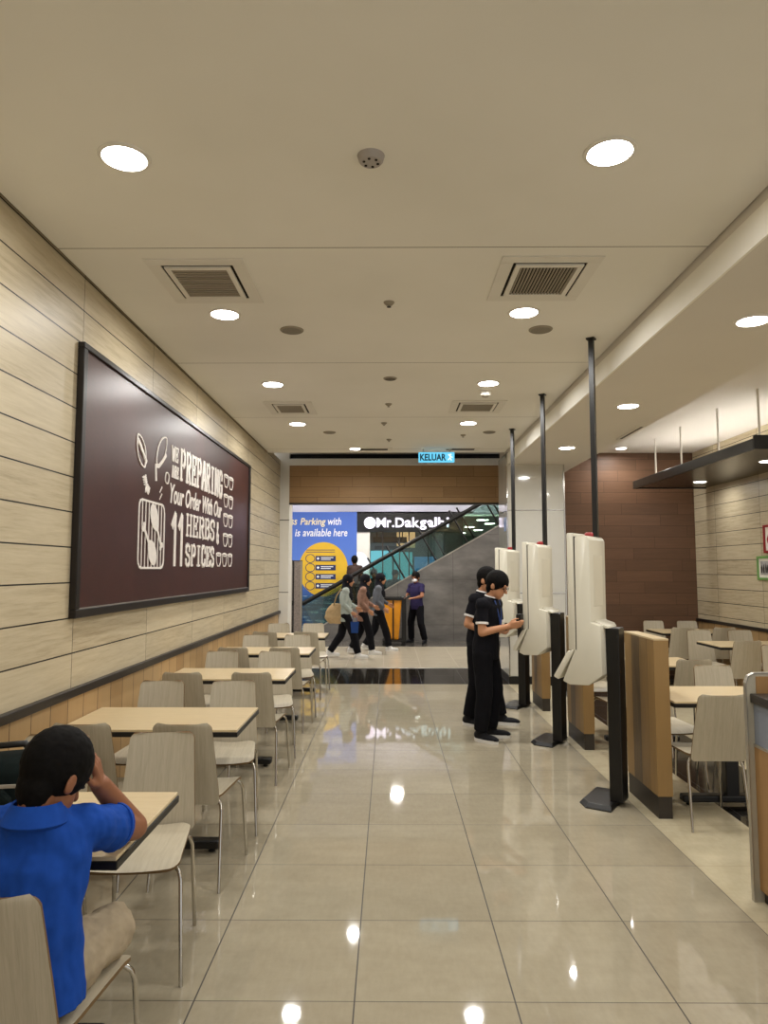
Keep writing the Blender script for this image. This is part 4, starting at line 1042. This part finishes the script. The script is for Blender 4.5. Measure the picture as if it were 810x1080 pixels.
def standing(label, loc, rz, s, J, shirt, pants, shoes, sole, sleeve='short', group=None, hair='short', vox=.009, trim=None, skin=None, glasses=False, mask=False, long_top=0.0, collar=True):
    """J: joint positions (x forward, y left, z up, for a 1.60 m figure)"""
    t = thing('person', label, 'person', loc, rz, group); skin = skin or M['skin']
    P = {k: V(v) * s for k, v in J.items() if k not in ('face', 'up', 'hl', 'hr', 'fl', 'fr')}
    fwd = V((1, 0, 0)); sd = V((0, 1, 0)); sd_s = (P['sl'] - P['sr']); sd_s.z = 0; sd_s.normalize(); fw_s = V((sd_s.y, -sd_s.x, 0))
    sd_h = (P['pl'] - P['pr']); sd_h.z = 0; sd_h.normalize(); fw_h = V((sd_h.y, -sd_h.x, 0))
    pel, che, nec, hd = P['pel'], P['che'], P['nec'], P['head']
    wst = pel.lerp(che, .48)
    def torso(mb, inf, low=-.09):
        rg = [(pel + V((0, 0, low * s)), .098 * s + inf, .143 * s + inf, fw_h, sd_h), (pel, .105 * s + inf, .152 * s + inf, fw_h, sd_h), (wst, .094 * s + inf, .128 * s + inf, (fw_h + fw_s).normalized(), (sd_h + sd_s).normalized()),
              (che, .108 * s + inf, .148 * s + inf, fw_s, sd_s), (che.lerp(nec, .62), .086 * s + inf, .142 * s + inf, fw_s, sd_s), (nec - V((0, 0, .012 * s)), .055 * s + inf * .7, .075 * s + inf, fw_s, sd_s)]
        loft(mb, rg)
        for q in ('sl', 'sr'): mb.cap(nec + (P[q] - nec) * .35 - V((0, 0, .02 * s)), P[q], .045 * s + inf, .050 * s + inf)
    mb = MB(); torso(mb, 0)
    hs = 1.07 if hair == 'short' else 1.0; f, u, r, R = head(mb, hd, J['face'], J['up'], s * hs)
    mb.cap(nec - V((0, 0, .03 * s)), hd - u * .06 * s - f * .022 * s, .052 * s, .050 * s)
    for q, hq in (('l', 'hl'), ('r', 'hr')):
        limb(mb, P['s' + q], P['e' + q], P['w' + q], (.046 * s, .039 * s, .027 * s))
        hand(mb, P['w' + q], *J[hq], s=s * .95)
        limb(mb, P['p' + q], P['k' + q], P['a' + q], (.082 * s, .056 * s, .036 * s))
    body = flesh(mb, vox, 3, skin, 'body'); link('body', body, t)
    # shirt
    mb = MB(); torso(mb, .020 * s, -.10 - long_top)
    for q in ('l', 'r'):
        S_, E_, W_ = P['s' + q], P['e' + q], P['w' + q]
        if sleeve == 'short':
            mb.cap(S_, S_.lerp(E_, .66), .058 * s, .058 * s, flat1=True)
        else:
            mb.cap(S_, E_, .060 * s, .050 * s); mb.cap(E_, E_.lerp(W_, .95), .050 * s, .038 * s, flat1=True)
    me = flesh(mb, vox, 2, shirt, 'shirt'); folds(me, .006 * s, (13, 13, 8)); sh = link('shirt', me, t)
    if sleeve == 'short' and trim is not None:
        for q in ('l', 'r'):
            S_, E_ = P['s' + q], P['e' + q]
            MB().cap(S_.lerp(E_, .62), S_.lerp(E_, .70), .0605 * s, .0605 * s, flat0=True, flat1=True, seg=20).build('sleeve_trim', trim, sh, smooth=50)
    if collar:
        mb = MB(); ax = (hd - u * .06 * s - f * .022 * s - nec).normalized(); e1 = ax.cross(sd_s).normalized(); e2 = ax.cross(e1)
        mb.lathe([(.058 * s, 0), (.056 * s, .040 * s), (.061 * s, .040 * s), (.070 * s, 0.0)], seg=24)
        m4 = Matrix((e1, e2, ax)).transposed().to_4x4(); m4.translation = nec - ax * .006 * s; mb.mat(m4)
        co_ = mb.build('collar', shirt, sh, smooth=50)
        if trim is not None:
            mb = MB(); mb.lathe([(.0615 * s, .030 * s), (.0585 * s, .0415 * s), (.060 * s, .0425 * s), (.0655 * s, .030 * s)], seg=24); mb.mat(m4); mb.build('collar_trim', trim, co_, smooth=50)
    # trousers
    mb = MB(); loft(mb, [(pel + V((0, 0, -.10 * s)), .105 * s, .15 * s, fw_h, sd_h), (pel, .112 * s, .158 * s, fw_h, sd_h), (pel + V((0, 0, .07 * s)), .104 * s, .142 * s, fw_h, sd_h)])
    for q in ('l', 'r'):
        A_ = P['k' + q].lerp(P['a' + q], .97)
        mb.cap(P['p' + q], P['k' + q], .098 * s, .080 * s); mb.cap(P['k' + q], A_, .080 * s, .068 * s, flat1=True)
    me = flesh(mb, vox, 2, pants, 'trousers'); folds(me, .007 * s, (10, 10, 7), 3.0); link('trousers', me, t)
    for q, fq in (('l', 'fl'), ('r', 'fr')): shoe(t, P['a' + q], J[fq], s, shoes, sole)
    if hair == 'short': hair_short(hd, f, u, r, R, s * hs, M['hair'], t, 1.04, .046, .082, True)
    elif hair == 'hijab':
        mb = MB(); mb.ell(hd + (u * .018 - f * .014) * s, (.108 * s, .094 * s, .114 * s), R)
        nk = nec + V((0, 0, -.005 * s))
        mb.cap(hd - (u * .05 + f * .03) * s, nk, .078 * s, .095 * s)
        loft(mb, [(nk + V((0, 0, .05 * s)), .075 * s, .085 * s, fw_s, sd_s), (nk + V((.005, 0, -.03)) * s if False else nk - V((0, 0, .03 * s)), .10 * s, .15 * s, fw_s, sd_s), (che + fw_s * .02 * s + V((0, 0, .03 * s)), .125 * s, .15 * s, fw_s, sd_s), (che + fw_s * .03 * s - V((0, 0, .06 * s)), .115 * s, .12 * s, fw_s, sd_s)])
        me = flesh(mb, vox, 3, M['hijab'], 'headscarf'); folds(me, .006 * s, (14, 14, 9), 5.0); link('headscarf', me, t)
    face_bits(hd, f, u, r, s, t, brows=hair != 'hijab')
    if glasses:
        mb = MB()
        for sg in (-1, 1):
            cc = hd + (f * .103 + r * .032 * sg - u * .004) * s
            mb.tube([cc + (r * .026 * math.cos(a) + u * .020 * math.sin(a)) * s for a in (k * PI / 8 for k in range(17))], .0022 * s, 6)
            mb.tube([cc + r * .026 * sg * s, hd + (r * .082 * sg + f * .0 + u * .004) * s], .002 * s, 6)
        mb.tube([hd + (f * .106 - r * .007) * s, hd + (f * .106 + r * .007) * s], .002 * s, 6)
        mb.build('glasses', M['black'], t, smooth=179)
    if mask:
        mb = MB(); mb.ell(hd + (f * .052 - u * .058) * s, (.062 * s, .060 * s, .048 * s), R)
        me = mb.mesh('face_mask', M['mask'], 179); cut(me, hd + f * .02 * s, -f); link('face_mask', me, t)
    return t, P
M['skin'] = plain('skin', '#b98562', .5, 0, .35, .05, 20); M['skin_boy'] = plain('skin_tan', '#8d5c40', .5, 0, .35, .05, 20)
M['hair'] = plain('black_hair', '#0b0908', .75, 0, .12, .3, 80); M['eye'] = plain('dark_eye', '#17110e', .2); M['lips'] = plain('lip_colour', '#96584c', .5)
M['hijab'] = plain('black_scarf_cloth', '#15141a', .85, 0, .15, .15, 12); M['mask'] = plain('white_mask_cloth', '#dfe2e6', .8, 0, .1, .03)
cloth = lambda n, h, v=.08: plain(n, h, .9, 0, .12, v, 25)
M['black_cloth'] = cloth('black_polo_cloth', '#131318'); M['trouser'] = cloth('black_trouser_cloth', '#121216'); M['white_cloth'] = cloth('white_trim_cloth', '#d9d6d2', .03)
M['sneaker'] = plain('black_sneaker', '#16161a', .7, 0, .2, .1); M['sole_white'] = plain('white_rubber_sole', '#d8d5cf', .6, 0, .3, .03); M['sole_black'] = plain('black_rubber_sole', '#1a1a1a', .7)

# --- two staff by the kiosks, facing the screens
ang = math.atan2(-.50, .87)
J1 = dict(pel=(-.02, 0, .86), che=(.0, 0, 1.16), nec=(.035, 0, 1.335), head=(.105, 0, 1.475), face=(.90, 0, -.42), up=(.42, 0, .9),
          sl=(.02, .178, 1.285), sr=(.02, -.178, 1.285), el=(.03, .215, 1.03), er=(.03, -.215, 1.03), wl=(.235, .10, 1.08), wr=(.25, -.09, 1.09),
          hl=((.8, -.15, .1), (.1, -1, .3), (.3, .1, 1)), hr=((.8, .15, .15), (.1, 1, .3), (.3, -.1, 1)),
          pl=(-.02, .085, .82), pr=(-.02, -.085, .82), kl=(.03, .10, .45), kr=(.0, -.095, .45), al=(-.03, .105, .085), ar=(-.04, -.10, .085), fl=(.95, .3), fr=(.97, -.2))
t1, P1 = standing('person in black polo with white trim and glasses using a phone before the middle kiosk', (.94, 6.78, 0), ang, .985, J1, M['black_cloth'], M['trouser'], M['sneaker'], M['sole_white'], trim=M['white_cloth'], glasses=True, vox=.0075, group='two staff in black polo shirts')
mb = MB()
for k in range(14):
    a = 2 * PI * k / 14
    mb.lathe([(.006, -.006), (.009, 0), (.006, .006)], (.235 + .004 * 0, -.085 + .031 * math.cos(a), 1.085 + .031 * math.sin(a)), 8)
mb.v = [(x * .985 - .015, y * .985, z * .985) for x, y, z in mb.v]
mb.build('bead_bracelet', M['black'], t1, smooth=60)
mb = MB(); pts = [V((.10, -.055, 1.325)), V((.125, -.04, 1.22)), V((.135, -.015, 1.12)), V((.135, 0, 1.06))]
mb.tube([p * .985 for p in pts], .006, 6); mb.tube([V((p.x, -p.y, p.z)) * .985 for p in pts], .006, 6)
mb.build('lanyard', plain('blue_lanyard', '#2b4a8c', .6), t1, smooth=179)
th_ = thing('handheld_scanner', 'black handheld device held by the person with glasses', 'handheld device', (.94, 6.78, 0), ang)
MB().box(.30, .345, -.035, .035, 1.045, 1.185).build('body', M['black'], th_, bevel=.006)
MB().box(.296, .301, -.029, .029, 1.065, 1.175).build('screen', plain('device_screen', '#39404a', .15), th_)
J2 = dict(pel=(-.02, 0, .86), che=(-.005, 0, 1.16), nec=(.02, 0, 1.34), head=(.08, .0, 1.49), face=(.93, -.1, -.30), up=(.3, 0, .95),
          sl=(.0, .17, 1.29), sr=(.0, -.17, 1.285), el=(-.03, .215, 1.03), er=(-.06, -.225, 1.04), wl=(.17, .13, .96), wr=(.13, -.15, .955),
          hl=((.9, -.4, -.1), (.2, -1, .2), (.3, .1, 1)), hr=((.9, .4, -.1), (.2, 1, .2), (.3, -.1, 1)),
          pl=(-.02, .085, .82), pr=(-.02, -.085, .82), kl=(.10, .10, .45), kr=(-.02, -.095, .45), al=(.17, .115, .085), ar=(-.10, -.10, .085), fl=(.95, .15), fr=(.97, -.15))
standing('person in black polo standing half hidden behind the person with glasses', (.955, 7.42, 0), math.atan2(-.45, .89), 1.0, J2, M['black_cloth'], M['trouser'], M['sneaker'], M['sole_white'], trim=M['white_cloth'], group='two staff in black polo shirts')

# --- passers-by
def walk(step, tilt=.0):
    return dict(pel=(0, 0, .86), che=(.01, 0, 1.16), nec=(.02, 0, 1.34), head=(.06, 0, 1.485), face=(.99, -.1, -.06), up=(0, 0, 1),
        sl=(.01, .155, 1.285), sr=(.01, -.155, 1.285), el=(.06, .195, 1.04), er=(-.02, -.20, 1.03), wl=(.22, .15, .95), wr=(.13, -.17, .88),
        hl=((.7, -.1, -.5), (0, -1, 0), (.7, 0, .6)), hr=((.6, .1, -.8), (0, 1, 0), (.8, 0, .3)),
        pl=(0, .08, .82), pr=(0, -.08, .82), kl=(-.02 - step * .25, .085, .45), kr=(.06 + step * .5, -.085, .46), al=(-.10 - step, .085, .11), ar=(.05 + step, -.085, .085), fl=(1, 0.05), fr=(1, -.05))
w1 = cloth('pale_grey_green_knit', '#a3aba4'); w2 = cloth('brown_blouse', '#8a6a5b', .2); w3 = cloth('grey_sweater', '#5d6066')
sn = plain('white_sneaker', '#d5d3cf', .6)
walkers = 'three women in headscarves walking past the entrance'
tw, Pw = standing('person in pale grey green top and black headscarf walking with beige tote bag', (-.80, 12.88, 0), .05, .94, walk(.20), w1, M['trouser'], sn, M['sole_white'], sleeve='long', hair='hijab', group=walkers, long_top=.06, collar=False, vox=.011)
standing('person in brown blouse and black headscarf, middle one of the walking three', (-.50, 13.45, 0), 0, .94, walk(.14), w2, M['trouser'], sn, M['sole_white'], sleeve='long', hair='hijab', group=walkers, long_top=.10, collar=False, vox=.011)
standing('person in grey sweater and black headscarf, frontmost of the walking three', (-.22, 14.05, 0), 0, .95, walk(.18), w3, M['trouser'], sn, M['sole_white'], sleeve='long', hair='hijab', group=walkers, long_top=.04, collar=False, vox=.011)
t = thing('tote_bag', 'beige cloth tote bag hanging behind the leftmost walking person', 'bag', (-.98, 12.80, .62))
mb = MB(); loft(mb, [(V((0, 0, 0)), .10, .04, V((1, 0, 0)), V((0, 1, 0))), (V((-.02, 0, .10)), .17, .07, V((1, 0, 0)), V((0, 1, 0))), (V((-.01, 0, .22)), .16, .06, V((1, 0, 0)), V((0, 1, 0))), (V((.02, 0, .36)), .08, .03, V((1, 0, 0)), V((0, 1, 0)))])
me = flesh(mb, .012, 2, cloth('beige_canvas', '#b59b74'), 'bag_body'); folds(me, .012, (9, 9, 9)); link('bag_body', me, t)
MB().tube([(-.03, -.02, .30), (.03, -.03, .50), (.11, -.04, .62), (.16, 0, .60)], .012, 8).build('strap', cloth('beige_strap', '#a78d66'), t, smooth=179)
t = thing('shopping_bag', 'small blue bag in the hand of the leftmost walking person', 'bag', (-.62, 12.72, .46))
MB().prism([(-.06, 0), (.06, 0), (.075, .20), (-.075, .20)], 1, -.02, .02).build('bag_body', cloth('blue_bag', '#27427c'), t, bevel=.006)
MB().tube([(-.04, 0, .2), (-.03, 0, .30), (.03, 0, .30), (.04, 0, .2)], .005, 6).build('handle', cloth('blue_handle', '#24407e'), t, smooth=179)
JG = dict(pel=(0, 0, .86), che=(.01, 0, 1.17), nec=(.01, 0, 1.345), head=(.035, 0, 1.49), face=(.98, .15, -.12), up=(.1, 0, 1),
          sl=(.01, .165, 1.29), sr=(.01, -.165, 1.29), el=(.10, .24, 1.07), er=(.08, -.22, 1.05), wl=(.30, .16, 1.03), wr=(.29, -.06, 1.03),
          hl=((.9, -.1, 0), (0, -.3, -1), (0, -1, 0)), hr=((.9, .2, 0), (0, .3, -1), (0, 1, 0)),
          pl=(0, .085, .82), pr=(0, -.085, .82), kl=(.04, .15, .45), kr=(.04, -.14, .45), al=(-.05, .20, .085), ar=(.0, -.16, .085), fl=(.9, .4), fr=(.95, -.3))
standing('person in purple shirt and white mask standing behind the orange cleaning trolley', (.60, 15.42, 0), math.atan2(-.75, -.66), .955, JG, cloth('purple_shirt', '#2c2748'), M['trouser'], M['sneaker'], M['sole_black'], mask=True, vox=.011, skin=M['skin_boy'])
t = thing('cleaning_trolley', 'orange cleaning trolley with black frame pushed by the masked person', 'trolley', (.10, 15.08, 0))
M['orange'] = plain('orange_vinyl', '#d98f1c', .4, 0, .4, .06, 6)
mb = MB(); mb.add([(-.16, -.20, .14), (.10, -.20, .12), (.10, .2, .14), (-.16, .2, .14), (-.21, -.24, .96), (.17, -.24, .98), (.17, .24, .98), (-.21, .24, .96)], [(0, 3, 2, 1), (4, 5, 6, 7), (0, 1, 5, 4), (1, 2, 6, 5), (2, 3, 7, 6), (3, 0, 4, 7)])
mb.build('bag', M['orange'], t, bevel=.025, bseg=3, smooth=40)
MB().box(-.03, .0, -.252, -.232, .10, 1.0).box(-.25, -.21, -.25, .25, .93, 1.01).box(.17, .21, -.25, .25, .93, 1.01).box(-.25, .21, -.27, -.24, .95, 1.01).box(-.25, .21, .24, .27, .95, 1.01).box(.17, .26, -.26, -.22, .1, .98).box(.17, .26, .22, .26, .1, .98).box(-.24, .26, -.25, .25, .085, .12).build('frame', M['black'], t, bevel=.006)
MB().tube([(.22, -.22, .98), (.34, -.22, 1.04), (.34, .22, 1.04), (.22, .22, .98)], .016, 8).build('push_handle', M['black'], t, smooth=60)
for x in (-.2, .2):
    for y in (-.2, .2): MB().tube([(x, y - .012, .045), (x, y + .012, .045)], .045, 14).build('wheel', M['black'], t, smooth=40)
# two far figures, small, beyond the escalator foot
JF = walk(.05)
standing('person with short dark hair standing far off by the blue board', (-.80, 16.5, .53), PI / 2 + .3, .86, dict(JF), cloth('brown_shirt', '#453733'), M['trouser'], M['sneaker'], M['sole_black'], vox=.014, skin=M['skin_boy'])
standing('person in dark clothes far off behind the walkers, left of the masked person', (-.40, 18.6, 0), -PI / 2, 1.0, dict(JF), cloth('dark_green_shirt', '#26302a'), M['trouser'], M['sneaker'], M['sole_black'], vox=.014, skin=M['skin_boy'], group='far dark figures')
standing('person in black far off behind the glass, just left of the masked person', (.14, 18.9, 0), -PI / 2 + .5, .98, dict(JF), cloth('black_shirt', '#1b1b1f'), M['trouser'], M['sneaker'], M['sole_black'], vox=.014, skin=M['skin_boy'], group='far dark figures')

# --- the boy in blue at the first table
B0 = V((-1.0, 2.0, 0))
tb = thing('person', 'person in blue polo and beige trousers sitting with head in hand at the nearest table', 'person', tuple(B0))
q_ = lambda *a: V(a) - B0
hd = q_(-.920, 1.98, 1.035); fdir = V((.34, .76, -.55)); udir = V((.22, .44, .87))
mb = MB()
f, u, r, R = head(mb, hd, fdir, udir, .95)
NB = q_(-.945, 1.925, .91)
mb.cap(NB, hd - u * .05 - f * .03, .05, .048)
X_ = V((1, 0, 0)); Yv = V((0, 1, 0))
tor = [(q_(-.97, 1.92, .49), .10, .135), (q_(-.97, 1.92, .56), .105, .14), (q_(-.965, 1.93, .70), .095, .125), (q_(-.96, 1.96, .82), .098, .135), (q_(-.955, 1.975, .885), .075, .125), (q_(-.948, 1.945, .935), .05, .06)]
loft(mb, [(c, a, b, Yv, X_) for c, a, b in tor])
SR, ER, WR = q_(-.838, 2.02, .885), q_(-.806, 2.285, .789), q_(-.856, 2.13, .965)
SL, EL, WL = q_(-1.09, 2.0, .885), q_(-1.13, 2.23, .789), q_(-1.075, 2.385, .775)
limb(mb, SR, ER, WR, (.046, .041, .029)); limb(mb, SL, EL, WL, (.046, .041, .029))
hand(mb, WR, (-.02, -.42, .90), (-.92, -.20, -.1), (-.35, -.9, .0), .86, curl=(.16, .22), thumb_close=.1)
hand(mb, WL, (.3, .95, 0), (0, 0, -1), (1, 0, 0), .82, curl=(.15, .2))
LEGS = ((q_(-.895, 1.95, .530), q_(-.838, 2.19, .522), q_(-.90, 2.18, .44), q_(-1.06, 2.06, .10)), (q_(-1.055, 1.95, .530), q_(-1.10, 2.22, .525), q_(-1.11, 2.21, .45), q_(-1.14, 2.14, .10)))
for h_, k_, k2, a_ in LEGS:
    mb.cap(h_, k_, .07, .05); mb.cap(k_, k2, .05, .046); mb.cap(k2, a_, .046, .032)
link('body', flesh(mb, .005, 3, M['skin_boy'], 'body'), tb)
M['boy_blue'] = cloth('royal_blue_polo', '#1d479c', .10); M['khaki'] = cloth('beige_trouser_cloth', '#a3947c', .08)
mb = MB()
tor2 = [(q_(-.965, 1.905, .43), .128, .172), (q_(-.965, 1.912, .50), .124, .166), (q_(-.965, 1.925, .60), .116, .152), (q_(-.962, 1.937, .72), .112, .142), (q_(-.96, 1.960, .83), .115, .152), (q_(-.955, 1.972, .89), .098, .145), (q_(-.948, 1.945, .935), .078, .095), (q_(-.946, 1.930, .965), .060, .066)]
loft(mb, [(c, a, b, Yv, X_) for c, a, b in tor2])
NS = q_(-.95, 1.955, .905)
for S_, E_ in ((SR, ER), (SL, EL)):
    mb.cap(NS + (S_ - NS) * .35, S_, .054, .062); mb.cap(S_, S_.lerp(E_, .50), .062, .066, flat1=True)
me = flesh(mb, .006, 2, M['boy_blue'], 'shirt'); cut(me, q_(0, 0, .478), (0, 0, -1)); folds(me, .011, (11, 11, 5)); folds(me, .006, (24, 24, 11), 4.0)
shb = link('shirt', me, tb); me.polygons.foreach_set('use_smooth', [True] * len(me.polygons))
ax = (hd - u * .05 - f * .03 - NB).normalized(); e1 = ax.cross(X_).normalized(); e2 = ax.cross(e1)
mb = MB(); mb.lathe([(.066, .024), (.057, .072), (.061, .075), (.086, .026), (.080, .018)], seg=28)
m4 = Matrix((e1, e2, ax)).transposed().to_4x4(); m4.translation = NB - ax * .004; mb.mat(m4); mb.build('collar', M['boy_blue'], shb, smooth=60)
for S_, E_ in ((SR, ER), (SL, EL)):
    MB().cap(S_.lerp(E_, .455), S_.lerp(E_, .505), .0668, .0678, flat0=True, flat1=True, seg=24).build('sleeve_hem', M['boy_blue'], shb, smooth=50)
mb = MB()
loft(mb, [(q_(-.97, 1.925, .46), .10, .135, Yv, X_), (q_(-.97, 1.925, .54), .100, .135, Yv, X_), (q_(-.97, 1.925, .60), .085, .12, Yv, X_)])
for h_, k_, k2, a_ in LEGS:
    mb.cap(h_, k_, .088, .074); mb.cap(k_, k2, .074, .058); mb.cap(k2, a_, .058, .050, flat1=True)
me = flesh(mb, .006, 2, M['khaki'], 'trousers'); folds(me, .010, (12, 12, 12), 2.0); folds(me, .005, (30, 30, 30), 6.0); link('trousers', me, tb)
shoe(tb, q_(-1.06, 2.06, .085), (.1, .9), .85, M['sneaker'], M['sole_white']); shoe(tb, q_(-1.14, 2.14, .085), (-.1, .9), .85, M['sneaker'], M['sole_white'])
hair_short(hd, f, u, r, R, .97, M['hair'], tb, 1.04, .052, .125, True)
face_bits(hd, f, u, r, .95, tb)
# phone lying before the boy and his bag
t = thing('mobile_phone', 'small pale phone lying on the table in front of the boy', 'phone', (-.93, 2.36, .745), -.3)
MB().box(-.035, .035, -.072, .072, 0, .008).build('case', M['white'], t, bevel=.003)
MB().box(-.031, .031, -.066, .066, .008, .009).build('screen', plain('phone_screen', '#8fa0b8', .1), t)
t = thing('backpack', 'dark green black backpack standing on the table left of the boy', 'bag', (-1.36, 2.36, .745), .15)
bk = cloth('dark_green_nylon', '#151d1c', .2)
mb = MB(); mb.box(-.17, .19, -.09, .09, .0, .245); me = evald(mb, [('SUBSURF', dict(levels=1, render_levels=1, subdivision_type='SIMPLE')), ('BEVEL', dict(width=.05, segments=4))], bk, 'bag_body'); folds(me, .01, (9, 9, 9)); link('bag_body', me, t)
MB().prism([(-.12, .03), (.15, .03), (.15, .13), (.12, .16), (-.09, .16), (-.12, .13)], 1, -.125, -.085).build('front_pocket', bk, t, bevel=.012)
MB().tube([(.04, 0, .24), (.06, 0, .272), (.15, 0, .277), (.18, 0, .24)], .012, 8).build('grab_handle', M['black'], t, smooth=60)
for z in (.08, .17): MB().box(.04, .17, -.1315, -.1255, z, z + .012).build('buckle', M['alu'], t, bevel=.002)

# ------------------------------------------------------------------ camera, world, view
cam = bpy.data.cameras.new('camera'); co = bpy.data.objects.new('camera', cam); COL.objects.link(co)
cam.sensor_fit = 'VERTICAL'; cam.sensor_height = 36.0; cam.lens = 740.0 / 1080.0 * 36.0; cam.clip_start = .05; cam.clip_end = 200
pitch = math.atan(60.4 / 740); yaw = math.atan(5.4 / 740)
co.location = (0, 0, 1.6); co.rotation_euler = (PI / 2 + pitch, 0, yaw)
S.camera = co
w = bpy.data.worlds.new('world'); S.world = w; w.use_nodes = True
w.node_tree.nodes['Background'].inputs[0].default_value = (1.0, .98, .95, 1); w.node_tree.nodes['Background'].inputs[1].default_value = .18
S.view_settings.view_transform = 'Standard'; S.view_settings.look = 'None'; S.view_settings.gamma = 1.0
S.view_settings.use_curve_mapping = False; S.view_settings.exposure = 2.0
S.cycles.use_denoising = True
S.cycles.max_bounces = 7; S.cycles.diffuse_bounces = 4; S.cycles.sample_clamp_indirect = 6.0
bpy.context.view_layer.update()
